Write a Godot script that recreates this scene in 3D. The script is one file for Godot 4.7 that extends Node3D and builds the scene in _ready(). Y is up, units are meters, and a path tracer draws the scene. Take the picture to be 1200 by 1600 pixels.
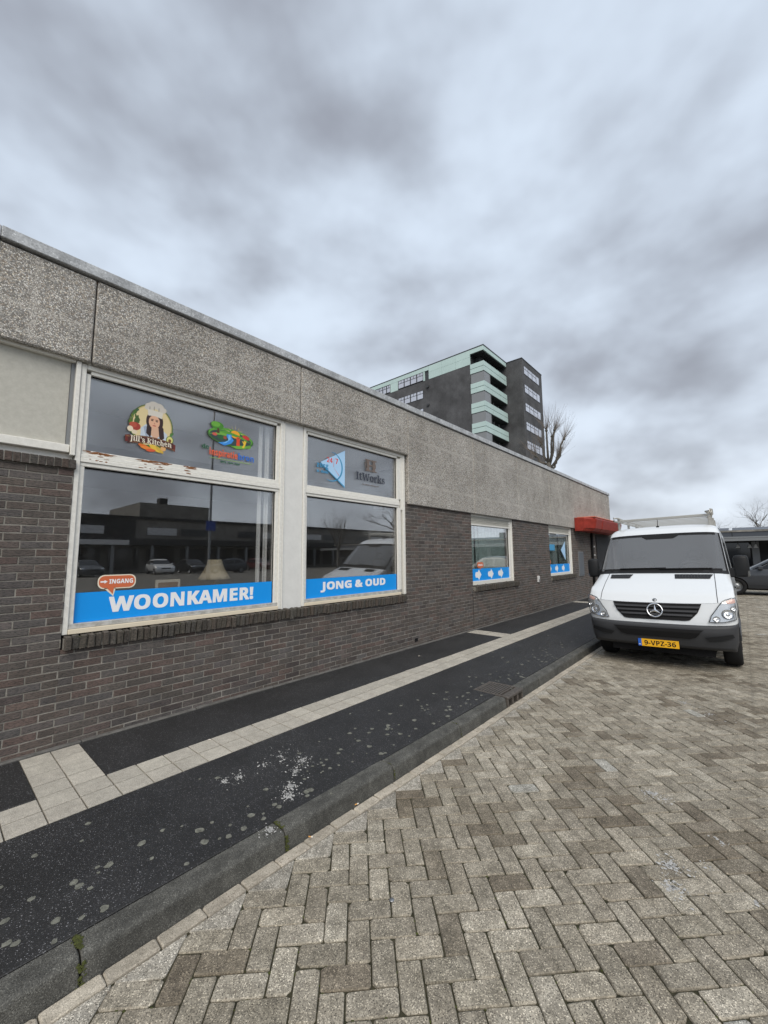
extends Node3D
# A street corner: low brick building with shop windows, pavement, herringbone road, parked van, tower behind.
# World: brick face is the plane x = 0 (building at x < 0), pavement top is y = 0, the wall runs along -z.

const CAM := Vector3(4.628, 1.64, 0.0)
const FOCAL := 632.737
var rng := RandomNumberGenerator.new()
var M := {}
var used := {}
var cam_basis := Basis()


func _ready() -> void:
	rng.seed = 20240
	# ---- camera
	var cam := Camera3D.new()
	cam.name = "camera"
	cam_basis = Basis(Vector3.UP, deg_to_rad(41.418)) * Basis(Vector3.RIGHT, deg_to_rad(6.2075)) * Basis(Vector3.BACK, deg_to_rad(-0.4626))
	cam.transform = Transform3D(cam_basis, CAM)
	cam.fov = 103.3175
	cam.near = 0.05
	cam.far = 800.0
	add_child(cam)
	cam.current = true
	# ---- sky and exposure
	var env := Environment.new()
	env.background_mode = Environment.BG_SKY
	var sky := Sky.new()
	var sm := PanoramaSkyMaterial.new()
	sm.panorama = sky_texture()
	sky.sky_material = sm
	env.sky = sky
	env.background_energy_multiplier = 1.0
	env.tonemap_mode = Environment.TONE_MAPPER_LINEAR
	env.tonemap_exposure = 1.78
	env.sdfgi_enabled = true
	env.ssao_enabled = true
	env.ssil_enabled = true
	var we := WorldEnvironment.new()
	we.name = "world_environment"
	we.environment = env
	add_child(we)
	# ---- the sun behind the cloud deck
	var sun := DirectionalLight3D.new()
	sun.name = "sun"
	sun.light_energy = 0.5
	sun.light_angular_distance = 44.0
	sun.light_color = Color(1.0, 0.97, 0.92)
	sun.shadow_enabled = true
	sun.basis = Basis.looking_at(Vector3(-0.47, -0.72, -0.52).normalized(), Vector3.UP)
	add_child(sun)
	# ---- the place
	make_materials()
	build_ground()
	build_road()
	build_sidewalk()
	build_building()
	build_interior()
	build_tower()
	build_far_shops()
	build_across_row()
	build_trees()
	build_van()
	build_cars()
	build_small_things()


# ------------------------------------------------------------------ naming and nodes
func numbered(called: String) -> String:
	if not used.has(called):
		used[called] = 0
		return called
	used[called] += 1
	return "%s_%03d" % [called, used[called]]


func tag(o: Node3D, label: String, category: String, group := "") -> Node3D:
	o.set_meta("label", label)
	o.set_meta("category", category)
	if group:
		o.set_meta("group", group)
	return o


func thing(called: String, label: String, category: String, at := Vector3.ZERO, group := "") -> Node3D:
	var o := Node3D.new()
	o.name = numbered(called)
	add_child(o)
	o.position = at
	return tag(o, label, category, group)


func structure(called: String, at := Vector3.ZERO) -> Node3D:
	var o := Node3D.new()
	o.name = numbered(called)
	add_child(o)
	o.position = at
	o.set_meta("kind", "structure")
	return o


func mi(called: String, mesh: Mesh, m: Material, parent: Node = self, at := Vector3.ZERO) -> MeshInstance3D:
	var o := MeshInstance3D.new()
	o.name = called if parent != self else numbered(called)
	o.mesh = mesh
	o.material_override = m
	o.position = at
	parent.add_child(o, true)
	return o


func sub(called: String, parent: Node, at := Vector3.ZERO) -> Node3D:
	var o := Node3D.new()
	o.name = called
	o.position = at
	parent.add_child(o, true)
	return o


# how large a small patch at p shows in the photograph (0 outside the frame)
func shows(p: Vector3, n: Vector3) -> float:
	var c := cam_basis.inverse() * (p - CAM)
	if c.z > -0.3:
		return 0.0
	var x := 600.0 - FOCAL * c.x / c.z
	var y := 800.0 + FOCAL * c.y / c.z
	if x < -15.0 or x > 1215.0 or y < -15.0 or y > 1615.0:
		return 0.0
	var d := p - CAM
	return absf(d.normalized().dot(n)) / d.length_squared()


# ------------------------------------------------------------------ mesh helpers
func st_new(smooth := false) -> SurfaceTool:
	var s := SurfaceTool.new()
	s.begin(Mesh.PRIMITIVE_TRIANGLES)
	s.set_smooth_group(0 if smooth else -1)
	return s


func fin(s: SurfaceTool) -> ArrayMesh:
	s.generate_normals()
	return s.commit()


func tri(s: SurfaceTool, a: Vector3, b: Vector3, c: Vector3) -> void:
	s.add_vertex(a)
	s.add_vertex(b)
	s.add_vertex(c)


func quad(s: SurfaceTool, a: Vector3, b: Vector3, c: Vector3, d: Vector3) -> void:
	tri(s, a, b, c)
	tri(s, a, c, d)


# triangle turned outwards from the inner point o
func otri(s: SurfaceTool, a: Vector3, b: Vector3, c: Vector3, o: Vector3) -> void:
	if (b - a).cross(c - a).dot((a + b + c) / 3.0 - o) > 0.0:
		tri(s, a, c, b)
	else:
		tri(s, a, b, c)


func oquad(s: SurfaceTool, a: Vector3, b: Vector3, c: Vector3, d: Vector3, o: Vector3) -> void:
	otri(s, a, b, c, o)
	otri(s, a, c, d, o)


func box(s: SurfaceTool, lo: Vector3, hi: Vector3) -> void:
	var o := (lo + hi) * 0.5
	var p := []
	for i in 8:
		p.append(Vector3(hi.x if i & 1 else lo.x, hi.y if i & 2 else lo.y, hi.z if i & 4 else lo.z))
	for f in [[0, 1, 3, 2], [4, 5, 7, 6], [0, 1, 5, 4], [2, 3, 7, 6], [0, 2, 6, 4], [1, 3, 7, 5]]:
		oquad(s, p[f[0]], p[f[1]], p[f[2]], p[f[3]], o)


# box with chamfered edges
func cbox(s: SurfaceTool, lo: Vector3, hi: Vector3, b := 0.004) -> void:
	var o := (lo + hi) * 0.5
	var h := (hi - lo) * 0.5
	b = minf(b, minf(h.x, minf(h.y, h.z)) * 0.8)
	var v := func(i: int, ax: int) -> Vector3:
		var q := Vector3(h.x if i & 1 else -h.x, h.y if i & 2 else -h.y, h.z if i & 4 else -h.z)
		for k in 3:
			if k != ax:
				q[k] -= signf(q[k]) * b
		return o + q
	var faces := [[0, 2, 6, 4], [1, 3, 7, 5], [0, 1, 5, 4], [2, 3, 7, 6], [0, 1, 3, 2], [4, 5, 7, 6]]
	for f in 6:
		var ax: int = f / 2
		var q: Array = faces[f]
		oquad(s, v.call(q[0], ax), v.call(q[1], ax), v.call(q[2], ax), v.call(q[3], ax), o)
	for i in 8:
		otri(s, v.call(i, 0), v.call(i, 1), v.call(i, 2), o)
		for k in 3:
			var j := i | (1 << k)
			if j != i:
				var a1 := (k + 1) % 3
				var a2 := (k + 2) % 3
				oquad(s, v.call(i, a1), v.call(j, a1), v.call(j, a2), v.call(i, a2), o)


func box_mesh(lo: Vector3, hi: Vector3, b := 0.0) -> ArrayMesh:
	var s := st_new()
	if b > 0.0:
		cbox(s, lo, hi, b)
	else:
		box(s, lo, hi)
	return fin(s)


func tube(s: SurfaceTool, pts: Array, radii: Array, n := 8, caps := true) -> void:
	var rings := []
	var up := Vector3.UP
	for i in pts.size():
		var a: Vector3 = pts[maxi(i - 1, 0)]
		var b: Vector3 = pts[mini(i + 1, pts.size() - 1)]
		var d := (b - a).normalized()
		if absf(d.dot(up)) > 0.95:
			up = Vector3.RIGHT if absf(d.x) < 0.9 else Vector3.BACK
		var x := d.cross(up).normalized()
		up = x.cross(d).normalized()
		var ring := []
		for k in n:
			var t := TAU * k / n
			ring.append(pts[i] + (x * cos(t) + up * sin(t)) * float(radii[i]))
		rings.append(ring)
	for i in pts.size() - 1:
		for k in n:
			var k2 := (k + 1) % n
			quad(s, rings[i][k], rings[i][k2], rings[i + 1][k2], rings[i + 1][k])
	if caps:
		for k in n:
			var k2 := (k + 1) % n
			tri(s, pts[0], rings[0][k2], rings[0][k])
			tri(s, pts[-1], rings[-1][k], rings[-1][k2])


func tube_mesh(pts: Array, r: float, n := 8) -> ArrayMesh:
	var s := st_new(true)
	var rr := []
	for p in pts:
		rr.append(r)
	tube(s, pts, rr, n)
	return fin(s)


# prof: Vector2(radius, height) turned round the y axis
func lathe(prof: Array, n := 24, smooth := true) -> ArrayMesh:
	var s := st_new(smooth)
	for i in prof.size() - 1:
		for k in n:
			var a := TAU * k / n
			var b := TAU * (k + 1) / n
			var p0 := Vector3(cos(a) * prof[i].x, prof[i].y, sin(a) * prof[i].x)
			var p1 := Vector3(cos(b) * prof[i].x, prof[i].y, sin(b) * prof[i].x)
			var p2 := Vector3(cos(b) * prof[i + 1].x, prof[i + 1].y, sin(b) * prof[i + 1].x)
			var p3 := Vector3(cos(a) * prof[i + 1].x, prof[i + 1].y, sin(a) * prof[i + 1].x)
			if prof[i].x > 1e-5:
				tri(s, p0, p1, p2)
			if prof[i + 1].x > 1e-5:
				tri(s, p0, p2, p3)
	return fin(s)


# flat polygon in the plane of u and v (through o), with thickness along n
func slab(s: SurfaceTool, poly: PackedVector2Array, o: Vector3, u: Vector3, v: Vector3, n: Vector3, thick: float) -> void:
	var idx := Geometry2D.triangulate_polygon(poly)
	for i in range(0, idx.size(), 3):
		var a := o + u * poly[idx[i]].x + v * poly[idx[i]].y
		var b := o + u * poly[idx[i + 1]].x + v * poly[idx[i + 1]].y
		var c := o + u * poly[idx[i + 2]].x + v * poly[idx[i + 2]].y
		otri(s, a + n * thick, b + n * thick, c + n * thick, (a + b + c) / 3.0)
		otri(s, a, b, c, (a + b + c) / 3.0 + n)
	var m := Vector3.ZERO
	for p in poly:
		m += o + u * p.x + v * p.y
	m /= poly.size()
	for i in poly.size():
		var p: Vector2 = poly[i]
		var q: Vector2 = poly[(i + 1) % poly.size()]
		var a := o + u * p.x + v * p.y
		var b := o + u * q.x + v * q.y
		oquad(s, a, b, b + n * thick, a + n * thick, m + n * thick * 0.5)


# a patch of a curved surface: polygon in parameter space, mapped by fn(Vector2) -> Vector3
func patch(s: SurfaceTool, poly: PackedVector2Array, step: Vector2, fn: Callable) -> void:
	var pts := PackedVector2Array()
	var lo := poly[0]
	var hi := poly[0]
	for i in poly.size():
		var a := poly[i]
		var b := poly[(i + 1) % poly.size()]
		lo = lo.min(a)
		hi = hi.max(a)
		var k := maxi(1, int(ceil(((b - a) / step).length())))
		for j in k:
			pts.append(a.lerp(b, float(j) / k))
	var nx := int((hi.x - lo.x) / step.x)
	var ny := int((hi.y - lo.y) / step.y)
	for i in range(0, nx + 1):
		for j in range(0, ny + 1):
			var p := lo + Vector2((i + 0.5 + 0.013 * j) * step.x, (j + 0.5) * step.y)
			if Geometry2D.is_point_in_polygon(p, poly):
				var near := false
				for q in range(poly.size()):
					var c := Geometry2D.get_closest_point_to_segment(p, poly[q], poly[(q + 1) % poly.size()])
					if ((p - c) / step).length() < 0.4:
						near = true
				if not near:
					pts.append(p)
	var idx := Geometry2D.triangulate_delaunay(pts)
	for i in range(0, idx.size(), 3):
		var c := (pts[idx[i]] + pts[idx[i + 1]] + pts[idx[i + 2]]) / 3.0
		if not Geometry2D.is_point_in_polygon(c, poly):
			continue
		var a: Vector3 = fn.call(pts[idx[i]])
		var b: Vector3 = fn.call(pts[idx[i + 1]])
		var d: Vector3 = fn.call(pts[idx[i + 2]])
		if (pts[idx[i + 1]] - pts[idx[i]]).cross(pts[idx[i + 2]] - pts[idx[i]]) > 0.0:
			tri(s, a, b, d)
		else:
			tri(s, a, d, b)


func sphere_bits(r: float, seed_: int, squash := 0.7) -> ArrayMesh:
	var g := RandomNumberGenerator.new()
	g.seed = seed_
	var s := st_new(true)
	var ring := []
	for j in range(0, 4):
		var row := []
		for k in 6:
			var f := (PI / 2) * j / 3.0
			var q := r * g.randf_range(0.75, 1.2)
			row.append(Vector3(cos(TAU * k / 6) * cos(f) * q, sin(f) * q * squash, sin(TAU * k / 6) * cos(f) * q))
		ring.append(row)
	for j in 3:
		for k in 6:
			var k2 := (k + 1) % 6
			quad(s, ring[j][k], ring[j + 1][k], ring[j + 1][k2], ring[j][k2])
	return fin(s)


# ------------------------------------------------------------------ textures and materials
func lin(r: float, g: float, b: float) -> Color:
	return Color(r, g, b).linear_to_srgb()


func noise_img(size: int, freq: float, oct: int, seed_: int, type := FastNoiseLite.TYPE_SIMPLEX_SMOOTH) -> PackedByteArray:
	var n := FastNoiseLite.new()
	n.seed = seed_
	n.noise_type = type
	n.frequency = freq
	n.fractal_type = FastNoiseLite.FRACTAL_FBM if oct > 1 else FastNoiseLite.FRACTAL_NONE
	n.fractal_octaves = oct
	if type == FastNoiseLite.TYPE_CELLULAR:
		n.cellular_return_type = FastNoiseLite.RETURN_CELL_VALUE
	var im := n.get_seamless_image(size, size, false, false, 0.12, true)
	im.convert(Image.FORMAT_L8)
	return im.get_data()


func tex(im: Image) -> ImageTexture:
	return ImageTexture.create_from_image(im)


# grey or tinted grains on a base: returns [albedo texture, height texture]
func grain_tex(size: int, base: float, vary: float, specks: Array, seed_: int, tint := Vector3.ONE, pits := 0) -> Array:
	var g := RandomNumberGenerator.new()
	g.seed = seed_
	var a := noise_img(size, 0.11, 2, seed_)
	var b := noise_img(size, 0.012, 4, seed_ + 1)
	var val := PackedFloat32Array()
	val.resize(size * size)
	var hgt := PackedFloat32Array()
	hgt.resize(size * size)
	for i in size * size:
		var q := base * (1.0 + vary * ((a[i] - 128) / 128.0 * 0.7 + (b[i] - 128) / 128.0 * 0.55))
		val[i] = q
		hgt[i] = 0.45 + (a[i] - 128) / 128.0 * 0.18
	for sp in specks:      # [count, rmin, rmax, vmin, vmax, height]
		for k in int(sp[0]):
			var cx := g.randi() % size
			var cy := g.randi() % size
			var r := g.randf_range(sp[1], sp[2])
			var e := g.randf_range(0.6, 1.0)
			var t := g.randf() * PI
			var v := g.randf_range(sp[3], sp[4])
			var ri := int(ceil(r))
			for dy in range(-ri, ri + 1):
				for dx in range(-ri, ri + 1):
					var ux := dx * cos(t) + dy * sin(t)
					var uy := (-dx * sin(t) + dy * cos(t)) / e
					if ux * ux + uy * uy <= r * r:
						var at := posmod(cy + dy, size) * size + posmod(cx + dx, size)
						val[at] = v
						hgt[at] = 0.45 + sp[5] * (1.0 - 0.5 * (ux * ux + uy * uy) / (r * r + 0.01))
	var out := PackedByteArray()
	out.resize(size * size * 3)
	var ho := PackedByteArray()
	ho.resize(size * size)
	for i in size * size:
		var q := clampf(val[i], 0.0, 1.0)
		out[i * 3] = int(255.0 * pow(clampf(q * tint.x, 0, 1), 1.0 / 2.2))
		out[i * 3 + 1] = int(255.0 * pow(clampf(q * tint.y, 0, 1), 1.0 / 2.2))
		out[i * 3 + 2] = int(255.0 * pow(clampf(q * tint.z, 0, 1), 1.0 / 2.2))
		ho[i] = int(255.0 * clampf(hgt[i], 0, 1))
	return [tex(Image.create_from_data(size, size, false, Image.FORMAT_RGB8, out)), tex(Image.create_from_data(size, size, false, Image.FORMAT_L8, ho))]


# broad stains: tone around 1 laid over by multiplication
func stain_tex(size: int, freq: float, low: float, seed_: int, stretch := 1.0, tint := Vector3.ONE) -> ImageTexture:
	var a := noise_img(size, freq, 5, seed_)
	var b := noise_img(size, freq * 3.3 * stretch, 4, seed_ + 5)
	var out := PackedByteArray()
	out.resize(size * size * 3)
	for i in size * size:
		var q := clampf(0.5 + (a[i] - 128) / 128.0 * 0.55 + (b[i] - 128) / 128.0 * 0.3, 0, 1)
		q = lerpf(low, 1.0, q)
		out[i * 3] = int(255.0 * pow(clampf(lerpf(q, 1.0, 0.0) * lerpf(tint.x, 1.0, q), 0, 1), 1.0 / 2.2))
		out[i * 3 + 1] = int(255.0 * pow(clampf(q * lerpf(tint.y, 1.0, q), 0, 1), 1.0 / 2.2))
		out[i * 3 + 2] = int(255.0 * pow(clampf(q * lerpf(tint.z, 1.0, q), 0, 1), 1.0 / 2.2))
	return tex(Image.create_from_data(size, size, false, Image.FORMAT_RGB8, out))


# pebbles washed free in concrete: cells with their own tone
func pebble_tex(size: int, seed_: int) -> Array:
	var cell := noise_img(size, 0.085, 1, seed_, FastNoiseLite.TYPE_CELLULAR)
	var n := FastNoiseLite.new()
	n.seed = seed_
	n.noise_type = FastNoiseLite.TYPE_CELLULAR
	n.frequency = 0.085
	n.fractal_type = FastNoiseLite.FRACTAL_NONE
	n.cellular_return_type = FastNoiseLite.RETURN_DISTANCE2_DIV
	var im := n.get_seamless_image(size, size, false, false, 0.12, true)
	im.convert(Image.FORMAT_L8)
	var dist := im.get_data()
	var fine := noise_img(size, 0.2, 2, seed_ + 3)
	var out := PackedByteArray()
	out.resize(size * size * 3)
	var ho := PackedByteArray()
	ho.resize(size * size)
	for i in size * size:
		var c := cell[i] / 255.0
		var edge := clampf((255 - dist[i]) / 255.0 * 2.6, 0.0, 1.0)
		var hue := fmod(c * 7.31, 1.0)
		var q := 0.24 + 0.80 * fmod(c * 3.77, 1.0) * fmod(c * 3.77, 1.0) + 0.08 * hue
		if fmod(c * 13.7, 1.0) > 0.9:
			q += 0.25
		q = lerpf(0.22, q, edge) * (0.85 + 0.3 * fine[i] / 255.0)
		var col := Vector3(1.03, 0.98, 0.92).lerp(Vector3(0.97, 0.98, 1.0), hue)
		if hue > 0.8:
			col = Vector3(1.08, 0.96, 0.84)
		out[i * 3] = int(255.0 * pow(clampf(q * col.x, 0, 1), 1.0 / 2.2))
		out[i * 3 + 1] = int(255.0 * pow(clampf(q * col.y, 0, 1), 1.0 / 2.2))
		out[i * 3 + 2] = int(255.0 * pow(clampf(q * col.z, 0, 1), 1.0 / 2.2))
		ho[i] = int(255.0 * clampf(0.2 + 0.7 * edge, 0, 1))
	return [tex(Image.create_from_data(size, size, false, Image.FORMAT_RGB8, out)), tex(Image.create_from_data(size, size, false, Image.FORMAT_L8, ho))]


func brick_tex(size: int, seed_: int) -> Array:
	var a := noise_img(size, 0.03, 4, seed_)
	var b := noise_img(size, 0.16, 2, seed_ + 2)
	var out := PackedByteArray()
	out.resize(size * size * 3)
	var ho := PackedByteArray()
	ho.resize(size * size)
	for y in size:
		for x in size:
			var i := y * size + x
			var j := posmod(y * 4, size) * size + x       # the drag of the mould: streaks along the brick
			var st := (a[j] - 128) / 128.0
			var fi := (b[i] - 128) / 128.0
			var q := 0.72 * (1.0 + 0.32 * st + 0.22 * fi)
			if st < -0.45:
				q *= 0.6
			out[i * 3] = int(255.0 * pow(clampf(q * 1.0, 0, 1), 1.0 / 2.2))
			out[i * 3 + 1] = int(255.0 * pow(clampf(q * (1.0 - 0.08 * st), 0, 1), 1.0 / 2.2))
			out[i * 3 + 2] = int(255.0 * pow(clampf(q * (1.0 - 0.12 * st), 0, 1), 1.0 / 2.2))
			ho[i] = int(255.0 * clampf(0.55 + 0.35 * st + 0.2 * fi, 0, 1))
	return [tex(Image.create_from_data(size, size, false, Image.FORMAT_RGB8, out)), tex(Image.create_from_data(size, size, false, Image.FORMAT_L8, ho))]


func plain(called: String, c: Color, rough := 0.6, metal := 0.0) -> StandardMaterial3D:
	var m := StandardMaterial3D.new()
	m.resource_name = called
	m.albedo_color = c
	m.roughness = rough
	m.metallic = metal
	M[called] = m
	return m


# world-mapped surface: colour times fine texture times broad stains, with relief
func rough_mat(called: String, c: Color, fine, per_metre: float, stain, stain_scale: float, relief: float, rough := 0.9, vcol := false) -> StandardMaterial3D:
	var m := plain(called, c, rough)
	m.uv1_triplanar = true
	m.uv1_world_triplanar = true
	m.uv1_scale = Vector3.ONE * per_metre
	m.uv1_triplanar_sharpness = 8.0
	if fine:
		m.albedo_texture = fine[0]
		if relief > 0.0:
			m.heightmap_enabled = true
			m.heightmap_texture = fine[1]
			m.heightmap_scale = relief
	if stain:
		m.detail_enabled = true
		m.detail_blend_mode = BaseMaterial3D.BLEND_MODE_MUL
		m.detail_uv_layer = BaseMaterial3D.DETAIL_UV_2
		m.detail_albedo = stain
		m.uv2_triplanar = true
		m.uv2_world_triplanar = true
		m.uv2_scale = Vector3.ONE * stain_scale
		m.uv2_triplanar_sharpness = 8.0
	m.vertex_color_use_as_albedo = vcol
	return m


func glass_mat(called: String, tint: Color, alpha: float) -> StandardMaterial3D:
	var m := plain(called, Color(tint.r, tint.g, tint.b, alpha), 0.0)
	m.transparency = BaseMaterial3D.TRANSPARENCY_ALPHA
	m.metallic_specular = 0.5
	return m


func make_materials() -> void:
	var agg := grain_tex(512, 0.45, 0.5, [[1800, 1.5, 4.0, 0.22, 0.38, -0.1], [2300, 1.3, 3.4, 0.78, 1.0, 0.3], [2600, 1.0, 2.8, 0.10, 0.25, -0.25]], 11, Vector3(1.0, 0.985, 0.95))
	var asp := grain_tex(1024, 0.017, 0.5, [[8000, 1.2, 3.4, 0.028, 0.065, 0.2], [3300, 1.1, 2.7, 0.12, 0.38, 0.25], [5000, 0.8, 2.5, 0.012, 0.02, -0.2]], 23, Vector3(1.0, 1.0, 1.06))
	var tile := grain_tex(512, 0.62, 0.22, [[7000, 1.0, 2.4, 0.30, 0.48, -0.05], [4000, 1.0, 2.2, 0.8, 1.0, 0.1]], 31, Vector3(1.0, 0.97, 0.91))
	var conc := grain_tex(512, 0.55, 0.35, [[5000, 0.7, 1.8, 0.3, 0.5, -0.1], [2500, 0.7, 1.8, 0.7, 0.95, 0.1]], 37)
	var coarse := grain_tex(512, 0.42, 0.5, [[5200, 1.0, 2.8, 0.12, 0.28, -0.15], [3600, 1.1, 2.8, 0.8, 1.0, 0.2]], 39)
	var peb := pebble_tex(1024, 41)
	var brk := brick_tex(512, 43)
	var stain := stain_tex(512, 0.008, 0.5, 51)
	var stain2 := stain_tex(512, 0.01, 0.62, 57, 1.0, Vector3(1.0, 0.97, 0.9))
	var mossy := stain_tex(512, 0.02, 0.25, 61, 1.0, Vector3(0.8, 1.0, 0.45))
	rough_mat("paver", Color.WHITE, agg, 2.0, stain_tex(512, 0.012, 0.6, 71, 1.0, Vector3(1.0, 0.96, 0.88)), 0.9, 0.35, 0.92, true)
	rough_mat("gutter_stone", Color.WHITE, tile, 2.0, stain2, 1.1, 0.25, 0.9, true)
	rough_mat("joint_soil", lin(0.11, 0.095, 0.06), conc, 3.0, mossy, 1.3, 0.3, 1.0)
	rough_mat("far_paving", lin(0.42, 0.40, 0.36), agg, 2.0, stain, 0.35, 0.0, 0.95)
	rough_mat("asphalt", Color.WHITE, asp, 1.0, stain_tex(512, 0.006, 0.6, 73), 0.3, 0.25, 0.62)
	rough_mat("white_tile", lin(0.80, 0.785, 0.75), tile, 2.2, stain_tex(512, 0.012, 0.84, 113), 0.8, 0.12, 0.85, true)
	rough_mat("kerb_concrete", lin(0.235, 0.232, 0.21), coarse, 2.4, stain, 0.9, 0.45, 0.75)
	rough_mat("plinth_concrete", lin(0.28, 0.27, 0.255), conc, 2.4, stain, 0.8, 0.2, 0.9)
	rough_mat("fascia_pebble", lin(1.0, 0.985, 0.95), peb, 1.15, stain_tex(512, 0.006, 0.72, 79, 1.0, Vector3(1.0, 0.97, 0.92)), 0.22, 0.5, 0.9)
	rough_mat("brick", Color.WHITE, brk, 1.7, stain_tex(512, 0.012, 0.7, 83), 0.5, 0.35, 0.88, true)
	rough_mat("mortar", lin(0.56, 0.53, 0.48), conc, 2.5, stain2, 0.6, 0.25, 0.95)
	rough_mat("old_brick", Color.WHITE, brk, 1.7, stain_tex(512, 0.05, 0.5, 89, 1.0, Vector3(0.97, 1.0, 0.88)), 1.4, 0.5, 0.95, true)
	rough_mat("roof_zinc", lin(0.92, 0.95, 0.98), conc, 0.6, stain_tex(512, 0.01, 0.7, 97), 0.7, 0.0, 0.45)
	M["roof_zinc"].metallic = 0.1
	rough_mat("frame_paint", lin(0.80, 0.79, 0.745), null, 1.0, stain_tex(512, 0.012, 0.88, 101, 1.0, Vector3(1.0, 0.96, 0.88)), 2.6, 0.0, 0.45)
	rough_mat("panel_paint", lin(0.74, 0.74, 0.72), null, 1.0, stain_tex(512, 0.01, 0.93, 103), 0.9, 0.0, 0.5)
	rough_mat("infill_board", lin(0.52, 0.51, 0.46), null, 1.0, stain_tex(512, 0.02, 0.86, 107, 1.0, Vector3(1.0, 0.97, 0.9)), 1.3, 0.0, 0.7)
	rough_mat("aluminium_rail", lin(0.55, 0.55, 0.54), null, 1.0, stain2, 2.0, 0.0, 0.45)
	rough_mat("rust", lin(0.58, 0.24, 0.09), conc, 6.0, stain, 9.0, 0.0, 0.95)
	rough_mat("cast_iron", lin(0.20, 0.175, 0.155), conc, 4.0, stain, 4.0, 0.2, 0.6)
	rough_mat("moss", lin(0.13, 0.15, 0.035), conc, 9.0, stain, 7.0, 0.0, 1.0)
	rough_mat("gum", lin(0.36, 0.365, 0.31), conc, 5.0, stain, 6.0, 0.1, 0.85)
	rough_mat("chalk_splash", lin(0.85, 0.845, 0.83), conc, 9.0, null, 1.0, 0.0, 0.9)
	rough_mat("red_sheet", lin(0.36, 0.035, 0.02), null, 1.0, stain2, 0.9, 0.0, 0.45)
	rough_mat("tower_brick", lin(0.145, 0.148, 0.158), brk, 0.35, stain, 0.06, 0.0, 0.9)
	rough_mat("mint_panel", lin(0.50, 0.645, 0.625), null, 1.0, stain_tex(512, 0.012, 0.9, 127), 0.05, 0.0, 0.5)
	rough_mat("dark_wall", lin(0.03, 0.032, 0.036), null, 1.0, stain, 0.2, 0.0, 0.8)
	rough_mat("grey_wall", lin(0.27, 0.255, 0.23), null, 1.0, stain, 0.2, 0.0, 0.9)
	rough_mat("bark", lin(0.23, 0.21, 0.18), conc, 3.0, stain, 1.2, 0.4, 0.95)
	rough_mat("twig", lin(0.20, 0.165, 0.135), null, 1.0, null, 1.0, 0.0, 0.95)
	rough_mat("grass", lin(0.07, 0.10, 0.035), conc, 1.0, mossy, 0.2, 0.0, 1.0)
	glass_mat("window_glass", lin(0.02, 0.025, 0.025), 0.01)
	glass_mat("car_glass", lin(0.40, 0.42, 0.45), 0.27)
	glass_mat("lamp_lens", lin(0.75, 0.78, 0.80), 0.12)
	plain("room_wall", lin(0.42, 0.41, 0.39), 0.9)
	plain("room_plaster", lin(0.42, 0.40, 0.37), 0.9)
	plain("room_ceiling", lin(0.82, 0.80, 0.76), 0.9)
	plain("room_floor", lin(0.22, 0.18, 0.14), 0.5)
	plain("vinyl_blue", lin(0.0, 0.30, 0.85), 0.45)
	plain("vinyl_white", lin(0.85, 0.86, 0.88), 0.45)
	plain("vinyl_orange", lin(0.62, 0.15, 0.06), 0.45)
	plain("vinyl_red", lin(0.75, 0.07, 0.05), 0.45)
	plain("vinyl_sky", lin(0.42, 0.66, 0.92), 0.45)
	plain("vinyl_mid", lin(0.05, 0.30, 0.55), 0.45)
	plain("vinyl_dark", lin(0.035, 0.04, 0.06), 0.45)
	plain("vinyl_brown", lin(0.17, 0.13, 0.11), 0.45)
	plain("vinyl_green", lin(0.03, 0.13, 0.06), 0.45)
	plain("vinyl_lime", lin(0.30, 0.50, 0.12), 0.45)
	plain("vinyl_cobalt", lin(0.04, 0.17, 0.62), 0.45)
	plain("vinyl_coral", lin(0.85, 0.14, 0.05), 0.45)
	plain("vinyl_cream", lin(0.80, 0.74, 0.60), 0.45)
	plain("rubber", lin(0.012, 0.012, 0.013), 0.7)
	plain("tyre", lin(0.018, 0.018, 0.019), 0.85)
	plain("black_plastic", lin(0.02, 0.021, 0.023), 0.5)
	plain("bumper_plastic", lin(0.045, 0.047, 0.052), 0.55)
	plain("chrome", lin(0.75, 0.76, 0.78), 0.12, 1.0)
	plain("rim_steel", lin(0.30, 0.31, 0.32), 0.4, 0.8)
	plain("rack_metal", lin(0.45, 0.44, 0.41), 0.4, 0.5)
	plain("reflector", lin(0.70, 0.72, 0.74), 0.2, 0.9)
	plain("indicator", lin(0.62, 0.36, 0.30), 0.3)
	plain("plate_yellow", lin(0.85, 0.45, 0.01), 0.5)
	plain("plate_blue", lin(0.02, 0.12, 0.55), 0.5)
	plain("seat_cloth", lin(0.10, 0.10, 0.11), 0.95)
	plain("dash", lin(0.06, 0.062, 0.066), 0.8)
	plain("cab_lining", lin(0.16, 0.165, 0.17), 0.9)
	for k in ["rubber", "tyre", "black_plastic", "bumper_plastic"]:
		M[k].metallic_specular = 0.3 if k != "bumper_plastic" else 0.4
	var vp := plain("van_paint", lin(0.68, 0.71, 0.74), 0.35)
	vp.clearcoat_enabled = true
	vp.clearcoat = 0.7
	vp.clearcoat_roughness = 0.06
	for c in [["car_navy", lin(0.02, 0.028, 0.045)], ["car_white", lin(0.75, 0.76, 0.77)], ["car_black", lin(0.012, 0.013, 0.015)], ["car_maroon", lin(0.10, 0.02, 0.02)], ["car_silver", lin(0.35, 0.36, 0.37)], ["car_grey", lin(0.035, 0.04, 0.05)]]:
		var m := plain(c[0], c[1], 0.35)
		m.clearcoat_enabled = true
		m.clearcoat = 0.8
		m.clearcoat_roughness = 0.05
	plain("tail_red", lin(0.35, 0.01, 0.01), 0.25)
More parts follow.
